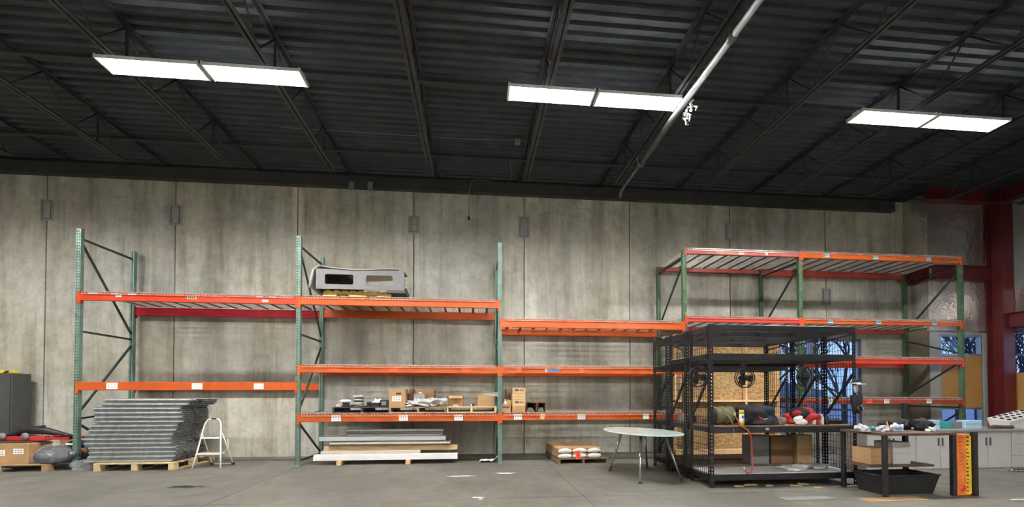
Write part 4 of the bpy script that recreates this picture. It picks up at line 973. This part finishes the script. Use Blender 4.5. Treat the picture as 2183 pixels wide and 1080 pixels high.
rbg = blob('red_bag', 'red', (X, 5.92, zs), (.20, .16, .14), 61, .5, freq=4); tag(rbg, 'red and black bag on the right of the near rack shelf', 'bag'); blob('black_panel', 'blackfab', (X - .06, 5.88, zs + .06), (.12, .15, .10), 62, .15, rbg)
tag(blob('clear_bag', 'foam', (U(1706, 890, 5.70)[0], 5.69, zs), (.075, .06, .07), 63, .4, freq=4), 'white plastic bag tied at the neck, in front of the red bag', 'bag')
tag(blob('grey_rag', 'grey', (U(1665, 895, 5.75)[0], 5.75, zs), (.05, .07, .06), 64, .3), 'grey rag between the navy bag and the red bag', 'rag')
for i, (px, m_, nm, lb) in enumerate([(1735, 'ladder', 'white_bottle', 'white bottle just right of the clear bag'), (1742, 'red', 'red_bottle', 'red bottle right of the white one'), (1752, 'foam', 'pale_jug', 'pale jug near the rack end'), (1762, 'blackp', 'black_bottle', 'black bottle at the rack end')]):
    tag(MB().lathe((U(px, 890, 5.75)[0], 5.75, zs), [(.025, 0), (.028, .02), (.028, .08 + .01 * i), (.012, .11 + .01 * i), (.012, .13 + .01 * i), (0, .13 + .01 * i)], 12).build(nm, m_), lb + ' on the near rack', 'bottle')
for i, (px, dd, w_, h_, m_, lb) in enumerate([(1655, 6.0, .16, .07, 'blackp', 'black case behind the navy bag'), (1788, 5.8, .17, .06, 'blackp', 'flat black case at the right end of the near rack shelf'), (1778, 6.02, .2, .09, 'bluetape', 'blue case at the back right of the near rack shelf')]):
    X = U(px, 890, dd)[0]; o = tag(MB().cbox(X - w_ / 2, X + w_ / 2, dd, dd + .11, zs, zs + h_, .008).build('tool_case', m_), lb, 'case'); MB().tube([(X - .04, dd + .05, zs + h_), (X - .03, dd + .05, zs + h_ + .025), (X + .03, dd + .05, zs + h_ + .025), (X + .04, dd + .05, zs + h_)], .006, 5).build('handle', 'grey', o)
X, _ = U(1572, 885, 5.6); hz = tag(MB().tube([(X, 5.66, zs + .15), (X, 5.60, zs + .08), (X + .02, 5.565, zs), (X + .12, 5.55, .82), (X + .17, 5.55, .72), (X + .18, 5.55, .5), (X + .19, 5.55, .32), (X + .16, 5.55, .22), (X + .10, 5.55, .21), (X + .07, 5.55, .26)], .011, 7).build('air_hose', 'redhose'), 'red air hose hanging in a loop from the near rack shelf', 'hose')
MB().lathe((X, 5.66, zs + .14), [(.012, 0), (.016, .01), (.016, .04), (.008, .05)], 8).build('hose_fitting', 'wood', hz)
MB().tube([(X + .07, 5.55, .26), (X + .055, 5.55, .30)], .008, 6).build('hose_end', 'ladder', hz)
for px, D_ in ((1636, 5.584),):
    X, _z = U(px, 905, D_); sticker(bA, X - XL, -.005, .83, .05, .03, 'white', (2, 1, .008, .006))
# cartons on the lower shelf of the middle rack
for i, (a, b, y0, m_, lb) in enumerate([(1600, 1640, 928, 'grey', 'grey wire crate on the lower shelf, leftmost of the row'), (1644, 1690, 930, 'card_dark', 'brown carton right of the grey crate on the lower shelf'), (1700, 1741, 927, 'card_light', 'orange-tan carton in the middle of the lower shelf row'), (1756, 1785, 928, 'card', 'tan carton on the lower shelf, second from the right'), (1786, 1815, 928, 'card_light', 'pale tan carton at the right end of the lower shelf')]):
    D_ = 6.32; X0, X1, Z0, Z1 = rect(a, b, y0, 966, D_); X1 = min(X1, 5.54)
    if X0 > 5.45: continue
    carton('cardboard_box', X0, D_, .201, X1 - X0, .22, Z1 - .20, lb, m_)
for i, (a, b, h_, m_, lb) in enumerate([(1440, 1462, .12, 'grey', 'grey tool box seen through the left mesh'), (1475, 1500, .10, 'card', 'tan carton seen through the left mesh of the rack')]):
    X0 = U(a, 890, 6.4)[0]; carton('cardboard_box', max(X0, 3.42), 6.4, .876, .17, .25, h_, lb, m_)
tag(blob('crumpled_wrap', 'foam', (U(1690, 1000, 5.8)[0], 5.8, .201), (.22, .14, .04), 71, .3, freq=6), 'crumpled white wrap lying on the bottom shelf of the near rack', 'wrap')
tag(blob('crumpled_wrap', 'silverbag', (U(1745, 1000, 5.8)[0], 5.82, .201), (.15, .12, .045), 72, .35, freq=6), 'smaller grey crumpled wrap further right on the bottom shelf', 'wrap')
# hook and hanging cap, pouch at the right post
X, Zc = U(1829, 815, 5.5); cp_ = empty('cap', (X, 5.53, Zc), 0, 'black and white cap hanging on the right post of the near rack', 'cap')
MB().lathe((0, 0, -.02), [(.055, 0), (.056, .03), (.045, .055), (.025, .07), (0, .073)], 16).build('crown', 'blackfab', cp_); MB().cbox(-.04, .06, -.10, -.045, -.03, -.018, .004).build('peak', 'foam', cp_); MB().lathe((0, 0, -.018), [(.057, 0), (.058, .012), (.057, .018)], 16).build('band', 'foam', cp_)
tag(blob('white_glove', 'stripe', (X + .0, 5.54, Zc - .15), (.03, .02, .06), 74, .2, flat=False), 'white glove hanging between the cap and the black pouch', 'glove')
X, Zc = U(1830, 858, 5.5); po = empty('hanging_pouch', (X, 5.53, Zc), 0, 'black open pouch hanging on the right post of the near rack', 'pouch')
MB().lathe((0, 0, -.15), [(.05, 0), (.06, .1), (.075, .26), (.07, .26), (.055, .1), (0, .02)], 14).build('pouch_body', 'blackfab', po); MB().tube([(-.05, 0, .12), (-.02, .02, .2), (.04, .02, .16), (.06, 0, .1)], .005, 5).build('strap', 'blackp', po); MB().tube([(.0, -.07, -.03), (.03, -.09, -.1), (-.03, -.09, -.14), (-.05, -.07, -.06), (.0, -.07, -.03)], .004, 5).build('cord_loop', 'wire', po)
# ---- workbench right of the racks
wbx0, wbx1, wby0, wby1 = 5.66, 6.30, 4.86, 5.52
wbn = empty('workbench', (0, 0, 0), 0, 'low black-legged workbench crowded with bags, right of the black racks', 'workbench')
MB().cbox(wbx0 - .40, wbx1, wby0, wby1, .79, .825, .006).build('bench_top', 'brownboard', wbn)
for x, y in ((wbx0 - .37, wby0 + .03), (wbx1 - .03, wby0 + .03), (wbx0 - .37, wby1 - .03)): MB().cbox(x - .025, x + .025, y - .025, y + .025, 0, .79, .004).build('leg', 'black', wbn)
x = wbx1 - .03; MB().cbox(x - .03, x + .03, wby1 - .055, wby1 - .005, 0, 1.2, .004).build('tall_post', 'black', wbn)
MB().cbox(wbx0 - .37, wbx1 - .03, wby0 + .25, wby1 - .03, .34, .37, .004).build('lower_shelf', 'brownboard', wbn)
tub = empty('black_tub', (5.33, 4.98, 0), 0, 'long black plastic tub on the floor under the workbench', 'tub')
MB().add([(.04, .04, 0), (.80, .04, 0), (.80, .36, 0), (.04, .36, 0), (0, 0, .25), (.86, 0, .25), (.86, .40, .25), (0, .40, .25), (.02, .02, .25), (.84, .02, .25), (.84, .38, .25), (.02, .38, .25), (.06, .06, .02), (.78, .06, .02), (.78, .34, .02), (.06, .34, .02)],
    [(0, 3, 2, 1), (0, 1, 5, 4), (1, 2, 6, 5), (2, 3, 7, 6), (3, 0, 4, 7), (4, 5, 9, 8), (5, 6, 10, 9), (6, 7, 11, 10), (7, 4, 8, 11), (8, 9, 13, 12), (9, 10, 14, 13), (10, 11, 15, 14), (11, 8, 12, 15), (12, 13, 14, 15)]).build('tub_body', 'blackp', tub)
MB().tube([(.0, -.005, .25), (.86, -.005, .25), (.865, .405, .25), (-.005, .405, .25)], .01, 6, closed=True).build('rim', 'blackp', tub)
carton('cardboard_box', 5.36, 5.15, .372, .30, .28, .22, 'tan carton on the lower shelf of the workbench', 'card')
carton('drawer_box', 5.70, 5.15, .372, .26, .28, .30, 'white carton with a dark slot on the lower shelf of the workbench', 'cab')
X0, _ = U(2013, 980, 4.98); ob = empty('orange_yellow_carton', (6.325, 4.88, 0), 0, 'tall orange and yellow printed carton at the right end of the workbench', 'box')
MB().cbox(0, .19, 0, .07, .0, .80, .006).build('carton_body', 'orangeprint', ob); MB().box(.12, .197, -.004, 0, .02, .78).build('yellow_stripe', 'yelprint', ob)
ink = MB(); rng = random.Random(7); z = .05
while z < .76: wd_ = rng.uniform(.02, .045); ink.box(.125 + .0, .125 + wd_, -.006, -.004, z, z + rng.uniform(.012, .03)); ink.box(.02, .02 + rng.uniform(.02, .07), -.003, 0, z + .4 if z < .36 else z, (z + .4 if z < .36 else z) + .006); z += .05
ink.build('printed_letters', 'ink', ob); MB().lathe((.06, -.001, .10), [(0, -.003), (.045, -.003), (.045, .002)], 14, 'y').build('red_disc', 'redtag', ob)
tag(MB().cbox(6.53, 6.58, 4.84, 4.90, 0, .83, .004).build('black_post', 'black'), 'slim black post standing beside the orange and yellow carton', 'post')
zb = .826
for i, (px, py, D_, r_, m_, nm, cat, lb) in enumerate([
    (1838, 905, 5.1, (.07, .08, .05), 'stripe', 'striped_cloth', 'cloth', 'grey and white striped cloth at the left end of the workbench'),
    (1858, 905, 5.25, (.035, .035, .03), 'teal_item', 'teal_ball', 'ball', 'small teal ball behind the striped cloth'),
    (1880, 905, 5.05, (.06, .06, .045), 'stripe', 'striped_bag', 'bag', 'crumpled grey and white bag in the middle of the workbench'),
    (1912, 900, 5.1, (.075, .07, .055), 'lilac', 'pale_blue_bag', 'bag', 'rounded pale blue and lilac bag on the workbench'),
    (1925, 895, 5.35, (.10, .08, .08), 'blackfab', 'black_bag', 'bag', 'black bag behind the pale blue one on the workbench'),
    (1965, 895, 5.2, (.10, .12, .09), 'blackfab', 'black_bag', 'bag', 'largest black bag at the right of the workbench'),
    (1985, 905, 5.0, (.04, .04, .035), 'foam', 'white_cup_lid', 'lid', 'small white rounded lid at the right end of the workbench'),
    (1890, 890, 5.4, (.12, .05, .06), 'blackfab', 'black_cloth', 'cloth', 'black cloth along the back edge of the workbench')]):
    X, _z = U(px, py, D_); tag(blob(nm, m_, (X, D_, zb), (r_[0] * .9, r_[1] * .9, r_[2]), 80 + i, .42, freq=4.5), lb, cat)
X, _ = U(1875, 895, 5.3); tag(MB().tube([(X - .08, 5.2, zb + .012), (X, 5.2, zb + .014), (X + .05, 5.22, zb + .03), (X + .055, 5.25, zb + .12)], .009, 6).build('orange_clamp', 'orangeitem'), 'bent orange clamp standing among the bags on the workbench', 'clamp')
# ---- white cabinets and counter
ct0, ct1 = 6.8, 10.6; cf = 6.62
for i in range(4):
    x0 = ct0 + i * .95; o = empty('white_cabinet', (x0, cf, 0), 0, '%s white base cabinet under the grey counter' % ('leftmost', 'second from left', 'third from left', 'rightmost')[i], 'cabinet', 'white base cabinets under the grey counter')
    MB().cbox(.003, .945, 0, .58, .0, .66, .004).build('cabinet_body', 'cab', o)
    if i < 3:
        for k in (0, 1): d_ = MB().cbox(.01 + k * .47, .47 + k * .467, -.018, -.001, .02, .645, .003).build('door', 'cab', o); MB().box(.42 + k * .08, .435 + k * .08, -.035, -.018, .42, .56).build('handle', 'darkgrey', d_)
    else:
        for k in range(3): d_ = MB().cbox(.01, .935, -.018, -.001, .02 + k * .21, .22 + k * .21, .003).build('drawer', 'cab', o); MB().box(.4, .55, -.03, -.018, .12 + k * .21, .13 + k * .21).build('handle', 'darkgrey', d_)
tag(MB().cbox(ct0 - .02, ct1 + .02, cf - .03, cf + .62, .662, .70, .004).build('counter_top', 'counter'), 'long grey counter top on the white base cabinets', 'counter')
zc = .701
def cit(px0, px1, D_, h_, m_, nm, lb, cat='box', dp=.15):
    X0, X1, _, _ = rect(px0, px1, 905, 905, D_); o = tag(MB().cbox(X0, X1, D_, D_ + dp, zc, zc + h_, .006).build(nm, m_), lb, cat); MB().box(X0 + .01, X1 - .01, D_ - .003, D_, zc + h_ * .55, zc + h_ * .58).build('lid_seam', 'grey', o)
cit(1982, 2004, 6.75, .16, 'skyblue', 'pale_blue_box', 'pale blue box on the counter, nearest the black bags')
cit(2006, 2030, 6.8, .13, 'teal_item', 'teal_box', 'dark teal box on the counter beside the pale blue box')
cit(2033, 2054, 6.85, .12, 'grey', 'grey_box', 'grey box between the teal box and the light blue box')
cit(2058, 2094, 6.8, .15, 'skyblue', 'light_blue_bin', 'wide light blue bin on the counter in front of the window')
X, _ = U(2135, 915, 6.66); tag(MB().tube([(X - .25, 6.68, zc + .03), (X - .1, 6.7, zc + .04), (X + .08, 6.68, zc + .035), (X + .28, 6.7, zc + .03)], .03, 8, radii=[.015, .035, .028, .032]).build('brown_sleeve', 'brown'), 'long dark brown leather sleeve lying on the counter edge', 'sleeve')
X0, _ = U(2146, 900, 6.9); X1 = X0 + .75; tr = empty('white_crate', (X0, 6.85, zc), 0, 'white slanted crate with dark round caps at the right end of the counter', 'crate')
MB().add([(.03, .03, .0), (.75, .03, .0), (.75, .32, .0), (.03, .32, .0), (0, 0, .12), (.75, 0, .28), (.75, .35, .33), (0, .35, .17)], [(0, 3, 2, 1), (0, 1, 5, 4), (1, 2, 6, 5), (2, 3, 7, 6), (3, 0, 4, 7), (4, 5, 6, 7)]).build('crate_body', 'foam', tr)
cap0 = None
for i in range(6):
    for j in range(3):
        x_, y_ = .07 + i * .12, .06 + j * .11; z_ = .12 + .213 * x_ / 1.0 + .14 * y_ + .004
        if cap0 is None: cap0 = MB().lathe((0, 0, 0), [(.028, 0), (.028, .02), (0, .024)], 10).build('round_cap', 'blackp', tr, (x_, y_, z_))
        else: link(cap0, tr, (x_, y_, z_))
X, Y = G(2150, 1004); tag(MB().tube([(X + .5, Y - .12, .02), (X + .1, Y - .06, .02), (X, Y, .02), (X + .1, Y + .08, .02), (X + .5, Y + .12, .02)], .02, 8).build('chrome_stand_base', 'chrome'), 'bent chrome tube base on the floor at the right edge', 'stand')
X, Y = G(2170, 1068); tag(MB().cbox(X - .05, X + .25, Y, Y + .05, 0, .02, .005).build('metal_bar', 'alu'), 'short bright metal bar on the floor in the bottom right corner', 'bar')
# ---- floor bits
def puddle(name, m, px, py, rx, ry, seed, label, cat, z=.0015, n=26):
    X, Y = G(px, py); rng = random.Random(seed); ph = [rng.uniform(0, 6) for _ in range(5)]
    pts = [(X + rx * math.cos(t) * (1 + .22 * math.sin(3 * t + ph[0]) + .15 * math.sin(5 * t + ph[1])), Y + ry * math.sin(t) * (1 + .25 * math.sin(2 * t + ph[2]) + .2 * math.sin(7 * t + ph[3])), z) for t in [2 * PI * k / n for k in range(n)]]
    q = MB().add([(X, Y, z + .0008)] + pts + [(p[0], p[1], 0) for p in pts], [(0, 1 + k, 1 + (k + 1) % n) for k in range(n)] + [(1 + (k + 1) % n, 1 + k, 1 + n + k, 1 + n + (k + 1) % n) for k in range(n)])
    return tag(q.build(name, m), label, cat)
puddle('oil_puddle', 'puddle', 393, 1037, .24, .09, 3, 'dark wet patch on the open floor in front of the tube stack', 'puddle')
for i, (px, py, rx, ry, lb) in enumerate([(985, 1014, .21, .04, 'long white smear on the floor left of the third post'), (1078, 1008, .14, .05, 'branching white smear on the floor below the third post'), (1018, 1060, .07, .035, 'small white smear nearest the camera'), (1025, 1063, .03, .02, 'tiny white fleck beside the nearest smear')]):
    puddle('plaster_smear', 'scuff', px, py, rx, ry, 30 + i, lb, 'smear')
rng = random.Random(12)
X, Y = G(985, 1012); 
for i, (px, py, L_, lb) in enumerate([(1575, 1037, .14, 'short wood offcut under the near rack, leftmost'), (1600, 1034, .2, 'long wood offcut under the near rack'), (1640, 1036, .12, 'wood offcut by the middle of the near rack base'), (1697, 1036, .16, 'pale wood offcut under the right part of the near rack'), (1712, 1032, .12, 'small pale offcut beside the others under the near rack'), (1745, 1040, .12, 'splintered offcut near the right post of the near rack')]):
    X, Y = G(px, py); a = rng.uniform(-.5, .5); tag(MB().bar((X - L_ / 2, Y - a * .06, .009), (X + L_ / 2, Y + a * .06, .009), .025, .015).bar((X - L_ / 2, Y - a * .06, .02), (X + L_ / 4, Y + a * .09, .02), .012, .006).build('wood_offcut', 'wood'), lb, 'wood offcut')
for i, (px, py, s_, lb) in enumerate([(1720, 1062, .34, 'torn pale cardboard sheet on the floor before the near rack'), (1905, 1064, .42, 'long pale cardboard strip on the floor before the workbench')]):
    X, Y = G(px, py); tag(MB().cbox(X - s_, X + s_, Y - .08, Y + .08, .001, .007, .002).build('cardboard_sheet', 'card' if i else 'grey'), lb, 'cardboard')
